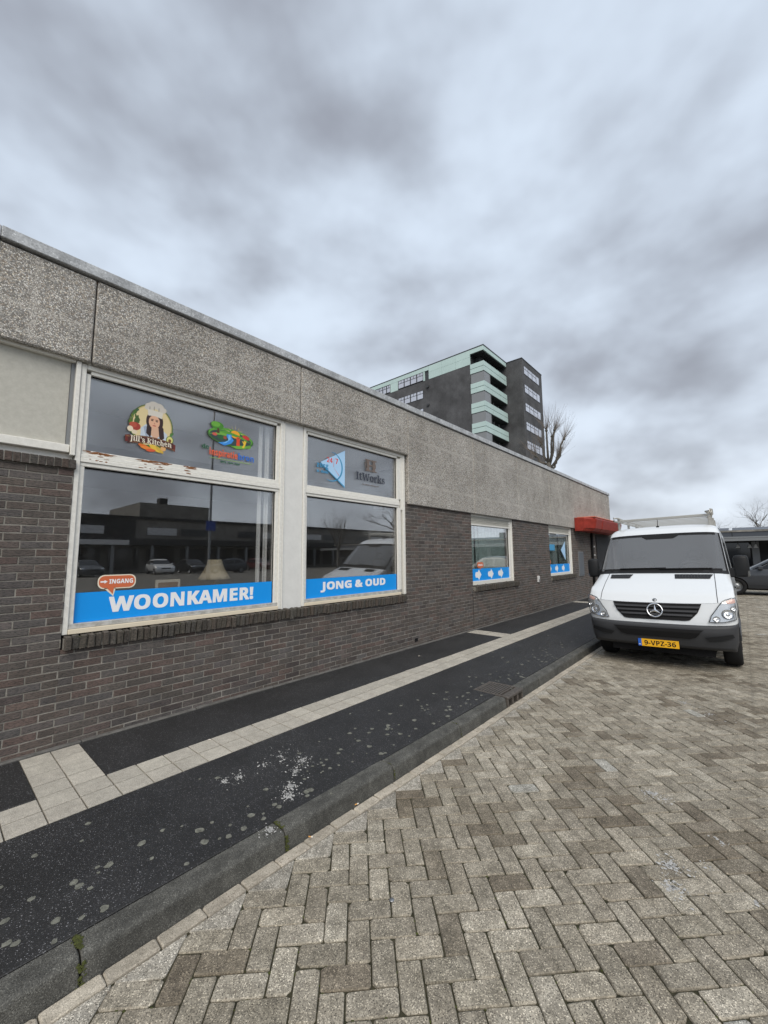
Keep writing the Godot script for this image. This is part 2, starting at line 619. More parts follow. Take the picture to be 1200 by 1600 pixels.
	plain("dark_pane", lin(0.012, 0.014, 0.017), 0.06)
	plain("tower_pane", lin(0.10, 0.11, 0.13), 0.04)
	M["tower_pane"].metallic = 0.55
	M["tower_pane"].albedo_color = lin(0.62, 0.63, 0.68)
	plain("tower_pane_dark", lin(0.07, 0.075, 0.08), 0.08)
	plain("balcony_glass", lin(0.22, 0.23, 0.24), 0.15)
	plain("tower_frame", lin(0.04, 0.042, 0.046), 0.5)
	plain("tower_frame_pale", lin(0.5, 0.5, 0.5), 0.6)
	plain("solar_panel", lin(0.012, 0.016, 0.025), 0.25)
	plain("steel_grey", lin(0.22, 0.23, 0.24), 0.5, 0.3)
	plain("sign_blue", lin(0.02, 0.06, 0.30), 0.5)
	plain("sign_green", lin(0.03, 0.22, 0.12), 0.5)
	plain("shop_white", lin(0.6, 0.6, 0.6), 0.6)
	plain("shade_cloth", lin(0.86, 0.78, 0.58), 0.9)
	M["shade_cloth"].backlight_enabled = true
	M["shade_cloth"].backlight = Color(0.7, 0.64, 0.5)
	plain("curtain_white", lin(0.88, 0.89, 0.87), 0.95)
	M["curtain_white"].backlight_enabled = true
	M["curtain_white"].backlight = Color(0.3, 0.3, 0.3)
	plain("curtain_mint", lin(0.62, 0.80, 0.75), 0.95)
	plain("wood", lin(0.28, 0.16, 0.08), 0.6)
	plain("litter_paper", lin(0.75, 0.70, 0.62), 0.8)
	plain("litter_filter", lin(0.62, 0.32, 0.10), 0.8)
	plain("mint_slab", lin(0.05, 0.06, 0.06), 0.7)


func sky_texture() -> ImageTexture:
	var w := 1536
	var h := 768
	var a := FastNoiseLite.new()
	a.seed = 5
	a.noise_type = FastNoiseLite.TYPE_SIMPLEX_SMOOTH
	a.fractal_octaves = 6
	a.fractal_gain = 0.52
	a.frequency = 0.8
	var b := FastNoiseLite.new()
	b.seed = 9
	b.noise_type = FastNoiseLite.TYPE_SIMPLEX_SMOOTH
	b.fractal_octaves = 5
	b.frequency = 2.6
	# the larger masses of cloud: [pixel of the photograph, size in pixels, how pale]
	var masses := []
	for e in [[30, 290, 130, 0.42], [170, 350, 130, 0.22], [610, 150, 70, 0.34], [570, 230, 70, 0.16], [1150, 250, 110, 0.18], [640, 430, 120, 0.12], [1010, 560, 80, 0.26], [520, 520, 110, 0.2], [1040, 780, 90, 0.25], [330, 430, 90, 0.12], [60, 60, 120, -0.02], [600, 10, 330, -0.16], [310, 230, 80, -0.10], [540, 370, 90, -0.16], [865, 530, 50, -0.5], [830, 330, 150, -0.22], [700, 520, 60, -0.12], [960, 450, 80, -0.14], [1080, 690, 110, -0.16], [430, 300, 100, -0.1]]:
		masses.append([(cam_basis * Vector3((e[0] - 600.0) / FOCAL, -(e[1] - 800.0) / FOCAL, -1.0)).normalized(), e[2] / FOCAL, e[3]])
	var data := PackedFloat32Array()
	data.resize(w * h * 3)
	for y in h:
		var th := PI * (y + 0.5) / h
		var dy := cos(th)
		for x in w:
			var i := (y * w + x) * 3
			if dy < -0.02:
				data[i] = 0.2
				data[i + 1] = 0.2
				data[i + 2] = 0.19
				continue
			var ph := TAU * ((x + 0.5) / w - 0.5)
			var d := Vector3(sin(ph) * sin(th), dy, -cos(ph) * sin(th))
			var k := 1.0 / (maxf(dy, 0.0) + 0.62)
			var p := Vector3(d.x * k, dy * 1.1, d.z * k) * 1.75
			var n := a.get_noise_3dv(p)
			var m := b.get_noise_3dv(p)
			var q := 0.53 + 0.60 * n + 0.36 * m
			for e in masses:
				var far: float = d.distance_squared_to(e[0]) / (e[1] * e[1])
				if far < 7.0:
					q += e[2] * exp(-far) * (1.0 + 1.1 * n + 0.9 * m)
			q = clampf(q, 0.0, 1.0)
			q = q * q * (3.0 - 2.0 * q)
			var c := Vector3(0.185, 0.2, 0.236).lerp(Vector3(0.40, 0.458, 0.535), q)
			var low := exp(-maxf(dy, 0.0) * 6.0)
			c = c.lerp(Vector3(0.46, 0.49, 0.52) * (0.55 + 0.75 * q), low * 0.8)
			data[i] = c.x
			data[i + 1] = c.y
			data[i + 2] = c.z
	return tex(Image.create_from_data(w, h, false, Image.FORMAT_RGBF, data.to_byte_array()))


# ------------------------------------------------------------------ ground, road, pavement
const W45 := 0.1075          # paver width with its joint
const ROOT2 := 1.41421356
const ROAD_AT := Vector3(2.5, -0.11, 0.0)
const ROAD_TILT := 0.012


# where the sight line through a pixel of the photograph (1200 x 1600) meets the level y
func on_level(px: float, py: float, y: float) -> Vector3:
	var d := cam_basis * Vector3((px - 600.0) / FOCAL, -(py - 800.0) / FOCAL, -1.0)
	return CAM + d * ((y - CAM.y) / d.y)


func build_ground() -> void:
	var g := structure("ground")
	var s := st_new()
	quad(s, Vector3(-300, -0.35, 300), Vector3(-300, -0.35, -300), Vector3(300, -0.35, -300), Vector3(300, -0.35, 300))
	mi("ground_sheet", fin(s), M.far_paving, g)
	var s2 := st_new()
	box(s2, Vector3(11.3, -0.3, -46.0), Vector3(46.0, 0.055, 40.0))
	mi("car_park_surface", fin(s2), M.far_paving, g)
	var s3 := st_new()
	box(s3, Vector3(-14.0, -0.3, -70.0), Vector3(11.28, 0.03, -31.2))
	mi("far_lot_surface", fin(s3), M.far_paving, g)


func paver_mesh(lx: float, lz: float, seed_: int, col: Color, rough := 1.0, deep := 0.05, worn := 0.0055) -> ArrayMesh:
	var g := RandomNumberGenerator.new()
	g.seed = seed_
	var pts := []
	var hx := lx * 0.5
	var hz := lz * 0.5
	for c in [[1, 1], [1, -1], [-1, -1], [-1, 1]]:
		var k1 := g.randf_range(0.004, 0.010) * rough
		var k2 := g.randf_range(0.004, 0.010) * rough
		if g.randf() < 0.13 * rough:
			k1 *= 2.6
			k2 *= 2.2
		var a := Vector3(c[0] * hx, 0, c[1] * (hz - k1))
		var b := Vector3(c[0] * (hx - k2), 0, c[1] * hz)
		if c[0] * c[1] > 0:
			pts.append(b)
			pts.append(a)
		else:
			pts.append(a)
			pts.append(b)
	for i in 8:
		pts[i] += Vector3(g.randf_range(-0.0016, 0.0016), 0, g.randf_range(-0.0016, 0.0016)) * rough
	return stone_from(pts, g, col, worn, deep)


# a stone with a worn upper edge from its outline (in the xz plane)
func stone_from(pts: Array, g: RandomNumberGenerator, col: Color, worn: float, deep: float) -> ArrayMesh:
	var s := st_new()
	s.set_color(col)
	var n := pts.size()
	var mid := Vector3.ZERO
	for p in pts:
		mid += p / n
	var top := []
	var rim := []
	for p in pts:
		var d: Vector3 = (mid - p).normalized()
		top.append(p + d * worn * g.randf_range(0.8, 1.7) + Vector3(0, g.randf_range(-0.0008, 0.0006), 0))
		rim.append(p + Vector3(0, -worn * g.randf_range(0.6, 1.2), 0))
	var inner := mid + Vector3(0, -deep * 0.5, 0)
	for i in n:
		var j := (i + 1) % n
		otri(s, mid, top[i], top[j], inner)
		oquad(s, top[i], top[j], rim[j], rim[i], inner)
		oquad(s, rim[i], rim[j], pts[j] + Vector3(0, -deep, 0), pts[i] + Vector3(0, -deep, 0), inner)
	return fin(s)


func paver_tone(p: Vector3, g: RandomNumberGenerator, patchy: FastNoiseLite) -> Color:
	var mid := Color(0.72, 0.66, 0.555)
	var pale := Color(0.93, 0.865, 0.745)
	var dark := Color(0.44, 0.38, 0.30)
	var q := g.randf() + 0.55 * patchy.get_noise_2d(p.x * 6.0, p.z * 6.0)
	var c := mid
	if q < 0.30:
		c = mid.lerp(dark, clampf((0.30 - q) * 2.8 + 0.1, 0.0, 1.0))
	elif q > 0.72:
		c = mid.lerp(pale, clampf((q - 0.72) * 3.0 + 0.15, 0.0, 1.0))
	var r := g.randf()
	if r < 0.006:
		c = Color(0.86, 0.85, 0.80)
	elif r < 0.045:
		c = Color(0.86, 0.79, 0.67)
	return c * g.randf_range(0.90, 1.08)


func build_road() -> void:
	var road := structure("road", ROAD_AT)
	road.rotation.z = ROAD_TILT
	var bed := st_new()
	box(bed, Vector3(-0.06, -0.3, -31.0), Vector3(8.8, -0.010, 8.0))
	mi("joint_bed", fin(bed), M.joint_soil, road)
	var g := RandomNumberGenerator.new()
	g.seed = 77
	var patchy := FastNoiseLite.new()
	patchy.seed = 3
	patchy.frequency = 0.12
	patchy.fractal_octaves = 3
	# --- herringbone at 45 degrees; u, v count cells from a tip of the edge stones
	var z0 := -1.262
	var spots := []
	for u in range(-30, 430):
		for v in range(-130, 430):
			var k := posmod(u + v + 1, 4)
			if k != 0 and k != 2:
				continue
			var t := u + v
			var w := u - v
			if w > 113 or t < -110 or t > 390:
				continue
			if v >= 2 * floori(u / 2.0):
				continue
			var c := Vector2(u + 1.0, v + 0.5) if k == 0 else Vector2(u + 0.5, v + 1.0)
			var p := Vector3(0.026 + W45 * (c.x - c.y) / ROOT2, 0.0, z0 - W45 * (c.x + c.y) / ROOT2)
			if p.z > 7.9 or p.z < -30.8 or p.x > 8.7:
				continue
			spots.append([shows(road.transform * p, Vector3.UP), p, PI / 4 if k == 0 else 3 * PI / 4])
	spots.sort_custom(func(x, y): return x[0] > y[0])
	var tones := []
	for i in 28:
		tones.append(paver_mesh(0.2085, 0.1010, 500 + i, Color.WHITE))
	var tinted := {}
	for i in 300:
		var e: Array = spots[i]
		var c := paver_tone(e[1], g, patchy)
		var mesh := paver_mesh(0.2085, 0.1010, 900 + i, c)
		var o := mi("paver", mesh, M.paver, road, e[1] + Vector3(0, g.randf_range(-0.003, 0.0015), 0))
		o.rotation = Vector3(g.randfn(0, 0.006), e[2] + g.randfn(0, 0.008), g.randfn(0, 0.006))
	var groups := []
	for q in 6:
		groups.append([])
	for i in range(300, spots.size()):
		groups[g.randi() % 6].append(spots[i])
	var field := Node3D.new()
	for q in 6:
		var mm := MultiMesh.new()
		mm.transform_format = MultiMesh.TRANSFORM_3D
		mm.use_colors = true
		mm.mesh = tones[q * 3]
		mm.instance_count = groups[q].size()
		for i in groups[q].size():
			var e: Array = groups[q][i]
			var b := Basis.from_euler(Vector3(g.randfn(0, 0.006), e[2] + (PI if g.randf() < 0.5 else 0.0) + g.randfn(0, 0.008), g.randfn(0, 0.006)))
			mm.set_instance_transform(i, Transform3D(b, e[1] + Vector3(0, g.randf_range(-0.003, 0.0015), 0)))
			mm.set_instance_color(i, paver_tone(e[1], g, patchy))
		var o := MultiMeshInstance3D.new()
		o.name = "paver_field"
		o.multimesh = mm
		o.material_override = M.paver
		o.set_meta("kind", "stuff")
		road.add_child(o, true)
	field.free()
	# --- five-sided edge stones with their long side on the gutter
	for n in range(-14, 96):
		var zc := z0 - 2.0 * W45 * ROOT2 / 2.0 * (2 * n + 1) / 1.0 * 0.5 * 2.0 / 2.0
		zc = z0 - 0.30405 * (n + 0.5)
		var hw := 0.30405 * 0.5 - 0.007
		var e := 0.014
		var pts := [Vector3(0, 0, hw), Vector3(0, 0, -hw), Vector3(e * 0.9, 0, -hw + e * 0.2), Vector3(hw - e, 0, -e * 0.6), Vector3(hw - e, 0, e * 0.6), Vector3(e * 0.9, 0, hw - e * 0.2)]
		for i in pts.size():
			pts[i] += Vector3(g.randf_range(-0.002, 0.002), 0, g.randf_range(-0.002, 0.002))
		var c := Color(0.89, 0.845, 0.765) * g.randf_range(0.8, 1.08)
		mi("edge_stone", stone_from(pts, g, c, 0.005, 0.05), M.paver, road, Vector3(0.030, g.randf_range(-0.002, 0.001), zc))
	# --- single row of narrow pale stones against the kerb
	for n in range(-24, 140):
		var zc := -0.636 - 0.2113 * (n + 0.5)
		var c := Color(0.80, 0.745, 0.665) * g.randf_range(0.82, 1.08)
		var o := mi("gutter_stone", paver_mesh(0.074, 0.206, 3000 + n, c, 0.6), M.gutter_stone, road, Vector3(-0.014, 0.004 + g.randf_range(-0.002, 0.002), zc))
		o.rotation.y = g.randfn(0, 0.006)
	# --- moss and grit in the joints
	var mm2 := MultiMesh.new()
	mm2.transform_format = MultiMesh.TRANSFORM_3D
	mm2.mesh = sphere_bits(0.006, 5)
	var where := []
	for i in 60000:
		var u := g.randi_range(-30, 120)
		var v := g.randi_range(-120, 120)
		if v >= 2 * floori(u / 2.0) or u - v > 70:
			continue
		var k := posmod(u + v + 1, 4)
		var q := Vector2(u, v)
		if k == 0:
			q += Vector2(g.randf() * 2.0, 0.0) if g.randf() < 0.6 else Vector2(0.0, g.randf())
		elif k == 2:
			q += Vector2(0.0, g.randf() * 2.0) if g.randf() < 0.6 else Vector2(g.randf(), 0.0)
		else:
			continue
		var p := Vector3(0.026 + W45 * (q.x - q.y) / ROOT2, 0.0, z0 - W45 * (q.x + q.y) / ROOT2)
		if p.z > 0.6 or p.z < -9.0 or p.x < 0.04 or p.x > 4.5:
			continue
		if patchy.get_noise_2d(p.x * 16.0 + 50.0, p.z * 16.0) + g.randf() * 0.4 < 0.18:
			continue
		where.append(p)
	mm2.instance_count = where.size()
	for i in where.size():
		var sc := g.randf_range(0.5, 1.25)
		mm2.set_instance_transform(i, Transform3D(Basis(Vector3.UP, g.randf() * TAU).scaled(Vector3(sc, sc * 0.6, sc)), where[i] + Vector3(0, -0.008, 0)))
	var o2 := MultiMeshInstance3D.new()
	o2.name = "joint_moss"
	o2.multimesh = mm2
	o2.material_override = M.moss
	o2.set_meta("kind", "stuff")
	road.add_child(o2, true)
	# --- grit washed into the gutter and the joints
	var mm3 := MultiMesh.new()
	mm3.transform_format = MultiMesh.TRANSFORM_3D
	mm3.mesh = sphere_bits(0.004, 15, 0.6)
	mm3.instance_count = 2600
	for i in 2600:
		var p := Vector3(-0.045 + absf(g.randfn(0, 0.10)), 0.003, 0.3 - 11.0 * g.randf())
		if i % 3 == 0:
			p = Vector3(0.1 + absf(g.randfn(0, 0.35)), 0.0, -4.8 + g.randfn(0, 0.9))
		elif i % 3 == 1:
			p = Vector3(4.0 * g.randf(), 0.0, 0.3 - 8.0 * g.randf())
		var sc := g.randf_range(0.25, 0.9)
		mm3.set_instance_transform(i, Transform3D(Basis(Vector3.UP, g.randf() * TAU).scaled(Vector3(sc * 1.5, sc, sc)), p))
	var o3 := MultiMeshInstance3D.new()
	o3.name = "grit"
	o3.multimesh = mm3
	o3.material_override = M.twig
	o3.set_meta("kind", "stuff")
	road.add_child(o3, true)
	# --- white splashes on the pavers
	var inv := road.transform.affine_inverse()
	for e in [[1048, 1352, 0.045, 60], [1052, 1385, 0.05, 70], [1018, 1238, 0.05, 45], [1040, 1248, 0.04, 20], [1068, 1097, 0.09, 40], [1108, 1115, 0.10, 45], [1182, 1412, 0.03, 8], [1128, 1316, 0.03, 9], [1110, 1355, 0.03, 8]]:
		var p: Vector3 = on_level(e[0], e[1], -0.085)
		var c: Vector3 = inv * p
		var s := st_new()
		flecks(s, Vector3(c.x, 0.0015, c.z), e[2], e[3], g, 0.4)
		var o := mi("white_splash", fin(s), M.chalk_splash, road)
		o.set_meta("kind", "stuff")


# many small flat crumbs of dried white splash
func flecks(s: SurfaceTool, c: Vector3, r: float, n: int, g: RandomNumberGenerator, turn: float, long := 1.0) -> void:
	for i in n * 2:
		var a := g.randf() * TAU
		var d := absf(g.randfn(0, 0.6)) * r * g.randf_range(0.3, 1.3)
		var q := Vector3(cos(a) * d * 1.7 * long, 0, sin(a) * d * 1.7).rotated(Vector3.UP, turn)
		var f := g.randf_range(0.0015, 0.0035) + 0.007 * pow(g.randf(), 4.0)
		var poly := PackedVector2Array()
		var k := g.randi_range(5, 7)
		for j in k:
			var b := TAU * j / k
			poly.append(Vector2(cos(b) * f * g.randf_range(0.5, 1.5), sin(b) * f * g.randf_range(0.4, 1.2)))
		slab(s, poly, c + q, Vector3.RIGHT, Vector3.BACK, Vector3.UP, 0.0012)


func build_sidewalk() -> void:
	var g := RandomNumberGenerator.new()
	g.seed = 91
	var walk := structure("sidewalk")
	var base := st_new()
	box(base, Vector3(-0.02, -0.3, -31.0), Vector3(2.31, -0.032, 8.0))
	mi("bedding", fin(base), M.joint_soil, walk)
	var bands := [[7.0, 6.6], [-0.645, -1.049], [-7.84, -8.246], [-15.05, -15.456], [-22.2, -22.6]]
	var s := st_new()
	cbox(s, Vector3(1.2565, -0.15, -31.0), Vector3(2.298, 0.0, 8.0), 0.003)
	mi("asphalt_strip", fin(s), M.asphalt, walk)
	var from := 8.0
	for b in bands + [[-31.0, -31.0]]:
		if from > b[0]:
			var q := st_new()
			cbox(q, Vector3(0.05, -0.15, b[0] + 0.002), Vector3(0.8505, 0.0, from - 0.002), 0.003)
			mi("asphalt_strip", fin(q), M.asphalt, walk)
		from = b[1]
	# concrete edge at the foot of the wall
	var z := 8.0
	while z > -21.0:
		var l := g.randf_range(0.95, 1.05)
		var e := st_new()
		cbox(e, Vector3(-0.02, -0.2, z - l + 0.006), Vector3(0.045 + g.randf_range(-0.004, 0.006), 0.012 + g.randf_range(-0.004, 0.006), z), 0.008)
		mi("wall_foot_strip", fin(e), M.plinth_concrete, walk)
		z -= l
	# pale tiles
	var variants := []
	for i in 14:
		variants.append(paver_mesh(0.1865, 0.1945, 7000 + i, Color(1, 0.985, 0.96) * g.randf_range(0.78, 0.98), 0.25, 0.04, 0.0022))
	var count := 0
	var place := func(x: float, zz: float, sx := 1.0) -> void:
		var o := mi("tile", variants[g.randi() % 14], M.white_tile, walk, Vector3(x, g.randf_range(-0.0015, 0.0015), zz))
		o.rotation = Vector3(g.randfn(0, 0.003), PI / 2 * (g.randi() % 2 * 2), g.randfn(0, 0.003))
		o.scale.x = sx
	var n := 0
	while true:
		var zz := -0.645 + 0.2025 * 6 - 0.2025 * (n + 0.5)
		if zz < -25.0:
			break
		for r in 2:
			place.call(0.9535 + 0.2008 * r, zz)
		n += 1
	for b in bands.slice(1):
		for c in 2:
			for r in 5:
				var x: float = 0.753 - 0.2008 * r
				var zz: float = b[0] - 0.2025 * (c + 0.5)
				if r == 4:
					continue
				place.call(x, zz)
	# kerb
	var kerb := structure("kerb")
	var prof := [Vector2(2.302, -0.26), Vector2(2.302, -0.003), Vector2(2.306, 0.0), Vector2(2.395, 0.0)]
	for i in 6:
		var a := PI / 2 - (PI / 2 - 0.16) * (i + 1) / 6.0
		prof.append(Vector2(2.395 + 0.036 * cos(a), -0.036 + 0.036 * sin(a)))
	prof.append(Vector2(2.447, -0.13))
	prof.append(Vector2(2.45, -0.26))
	for k in range(-8, 30):
		var za := -0.565 - 1.0085 * k
		var zb := za - 1.0085 + 0.007
		if za > -4.6 and za < -4.5:
			za = -5.035
		elif zb < -4.6 and zb > -4.62:
			zb = -4.59
		if k == 4:
			za = -5.04
		var q := st_new()
		var dx := g.randf_range(-0.004, 0.004)
		var dy := g.randf_range(-0.003, 0.003)
		var mid := Vector3(2.38, -0.1, (za + zb) / 2)
		for i in prof.size():
			var a2: Vector2 = prof[i]
			var b2: Vector2 = prof[(i + 1) % prof.size()]
			var e := 0.006
			var rows := [[za, 0.006], [za - e, 0.0], [zb + e, 0.0], [zb, 0.006]]
			for r in 3:
				var f := func(p: Vector2, w: Array) -> Vector3:
					var c := Vector2(2.37, -0.13)
					var pp: Vector2 = p + (c - p).normalized() * float(w[1])
					return Vector3(pp.x + dx, pp.y + dy, w[0])
				oquad(q, f.call(a2, rows[r]), f.call(b2, rows[r]), f.call(b2, rows[r + 1]), f.call(a2, rows[r + 1]), mid)
			for w in [rows[0], rows[3]]:
				var f2 := func(p: Vector2) -> Vector3:
					var c := Vector2(2.37, -0.13)
					var pp: Vector2 = p + (c - p).normalized() * 0.006
					return Vector3(pp.x + dx, pp.y + dy, w[0])
				otri(q, f2.call(a2), f2.call(b2), Vector3(2.37, -0.13, w[0]), mid)
		mi("kerb_stone", fin(q), M.kerb_concrete, kerb)
	# moss sprouting from kerb joints
	var ms := [sphere_bits(0.008, 8), sphere_bits(0.006, 9)]
	for j in [[-0.565, 90], [-1.577, 70], [-2.58, 14], [-3.59, 10]]:
		var mm := MultiMesh.new()
		mm.transform_format = MultiMesh.TRANSFORM_3D
		mm.mesh = ms[0]
		mm.instance_count = j[1]
		for i in int(j[1]):
			var t := g.randf()
			var p := Vector3(lerpf(2.31, 2.40, t), 0.0, j[0] + g.randfn(0, 0.008))
			if g.randf() < 0.45:
				p = Vector3(2.432 + 0.012 * t, -0.03 - 0.08 * t, j[0] + g.randfn(0, 0.006))
			var sc := g.randf_range(0.35, 1.1)
			mm.set_instance_transform(i, Transform3D(Basis.from_euler(Vector3(0, g.randf() * TAU, 0)).scaled(Vector3(sc, sc, sc)), p))
		var o := MultiMeshInstance3D.new()
		o.name = "joint_moss"
		o.multimesh = mm
		o.material_override = M.moss
		o.set_meta("kind", "stuff")
		kerb.add_child(o, true)
	# trodden chewing gum
	var blobs := []
	for i in 9:
		var q := st_new()
		var poly := PackedVector2Array()
		for j in 11:
			var a := TAU * j / 11
			var r := 0.02 * g.randf_range(0.72, 1.15)
			poly.append(Vector2(cos(a) * r * 1.15, sin(a) * r))
		slab(q, poly, Vector3.ZERO, Vector3.RIGHT, Vector3.BACK, Vector3.UP, 0.0014)
		blobs.append(fin(q))
	for i in 230:
		var zz := -g.randf() * 14.0 if i > 45 else -0.2 - g.randf() * 2.2
		if i > 130:
			zz = -2.4 - g.randf() * 5.0
		var x := 2.28 - absf(g.randfn(0, 0.3))
		if i % 5 == 0:
			x = g.randf_range(1.3, 2.28)
		if x < 1.29:
			continue
		if x > 2.0 and zz < -4.5 and zz > -5.1:
			continue
		var o := mi("gum_spot", blobs[g.randi() % 9], M.gum, walk, Vector3(x, 0.0006, zz))
		var sc := g.randf_range(0.3, 1.15)
		o.scale = Vector3(sc, 1, sc)
		o.rotation.y = g.randf() * TAU
	for i in 16:
		var o := mi("gum_spot", blobs[g.randi() % 9], M.gum, kerb, Vector3(g.randf_range(2.32, 2.39), 0.0025, -g.randf() * 8.0 - 1.6))
		var sc := g.randf_range(0.2, 0.5)
		o.scale = Vector3(sc, 1, sc)
	# white splashes
	for e in [[352, 1220, 0.03, 30, 1.6], [372, 1214, 0.04, 30, 2.0], [455, 1228, 0.05, 60, 1.0], [450, 1243, 0.05, 90, 1.2], [462, 1205, 0.04, 40, 1.6], [472, 1188, 0.06, 60, 1.2], [440, 1183, 0.07, 36, 2.2], [412, 1196, 0.05, 14, 2.5]]:
		var q := st_new()
		flecks(q, on_level(e[0], e[1], 0.0) + Vector3(0, 0.0008, 0), e[2], e[3], g, -0.6, e[4])
		var o := mi("white_splash", fin(q), M.chalk_splash, walk)
		o.set_meta("kind", "stuff")
	var q2 := st_new()
	flecks(q2, Vector3(2.36, 0.002, -1.51), 0.035, 45, g, 0.9)
	mi("white_splash", fin(q2), M.chalk_splash, kerb).set_meta("kind", "stuff")
	build_drain()


func build_drain() -> void:
	var d := thing("storm_drain", "rusty cast iron gully with ribbed lid set into the kerb", "drain", Vector3(2.2, 0.0, -4.815))
	var s := st_new()
	# frame round the lid, in local coordinates: x -0.19..0.25, z -0.215..0.215
	cbox(s, Vector3(-0.19, -0.2, 0.19), Vector3(0.20, 0.006, 0.215), 0.004)
	cbox(s, Vector3(-0.19, -0.2, -0.215), Vector3(0.20, 0.006, -0.19), 0.004)
	cbox(s, Vector3(-0.19, -0.2, -0.188), Vector3(-0.165, 0.006, 0.188), 0.004)
	mi("frame", fin(s), M.cast_iron, d)
	mi("lid", box_mesh(Vector3(-0.163, -0.03, -0.186), Vector3(0.168, -0.014, 0.186), 0.003), M.cast_iron, d)
	for i in 9:
		var x := -0.158 + i * 0.0355
		mi("rib", box_mesh(Vector3(x, -0.014, -0.18), Vector3(x + 0.019, 0.006, 0.18), 0.003), M.cast_iron, d)
	var h := st_new()
	cbox(h, Vector3(0.17, -0.035, -0.215), Vector3(0.258, 0.008, 0.215), 0.012)
	for z in [-0.2, -0.068, 0.068, 0.2]:
		cbox(h, Vector3(0.195, -0.15, z - 0.015), Vector3(0.255, -0.03, z + 0.015), 0.005)
	cbox(h, Vector3(0.19, -0.2, -0.215), Vector3(0.258, -0.115, 0.215), 0.005)
	mi("inlet_hood", fin(h), M.cast_iron, d)
	mi("pit", box_mesh(Vector3(-0.15, -0.22, -0.18), Vector3(0.19, -0.04, 0.18)), M.rubber, d)


# ------------------------------------------------------------------ the low brick building
const COURSE := 0.0673
const COURSE0 := -0.0228
const BRICK := 0.2187


func brick_mesh(l: float, h: float, deep: float, seed_: int, col: Color, chip := 1.0) -> ArrayMesh:
	# face towards +x, length along z, height along y, centred; body goes to -deep
	var g := RandomNumberGenerator.new()
	g.seed = seed_
	var s := st_new()
	s.set_color(col)
	var b := 0.0028
	var out := []
	var top := []
	for c in [[-1, -1], [-1, 0], [-1, 1], [1, 1], [1, 0], [1, -1]]:
		var jz := g.randf_range(-0.0014, 0.0014) * chip
		var jy := g.randf_range(-0.0014, 0.0014) * chip
		var z: float = c[1] * l * 0.5
		var y: float = c[0] * h * 0.5
		out.append(Vector3(-b, y + jy, z + jz))
		top.append(Vector3(g.randf_range(-0.0012, 0.0012) * chip, (absf(y) - b) * signf(y) + jy, z - signf(z) * b + jz))
	var o := Vector3(-deep * 0.5, 0, 0)
	oquad(s, top[0], top[1], top[4], top[5], o)
	oquad(s, top[1], top[2], top[3], top[4], o)
	for i in 6:
		var j := (i + 1) % 6
		oquad(s, top[i], top[j], out[j], out[i], o)
		oquad(s, out[i], out[j], Vector3(-deep, out[j].y, out[j].z), Vector3(-deep, out[i].y, out[i].z), o)
	return fin(s)


func brick_tone(g: RandomNumberGenerator) -> Color:
	var c := Color(0.175, 0.142, 0.126).lerp(Color(0.142, 0.123, 0.113), g.randf())
	var r := g.randf()
	if r < 0.2:
		c = Color(0.185, 0.137, 0.122)
	elif r < 0.34:
		c = Color(0.155, 0.14, 0.135)
	elif r < 0.44:
		c = Color(0.12, 0.10, 0.095)
	if g.randf() < 0.3:
		c = c.lerp(Color(0.20, 0.19, 0.185), g.randf_range(0.1, 0.6))
	return c * g.randf_range(0.9, 1.12)


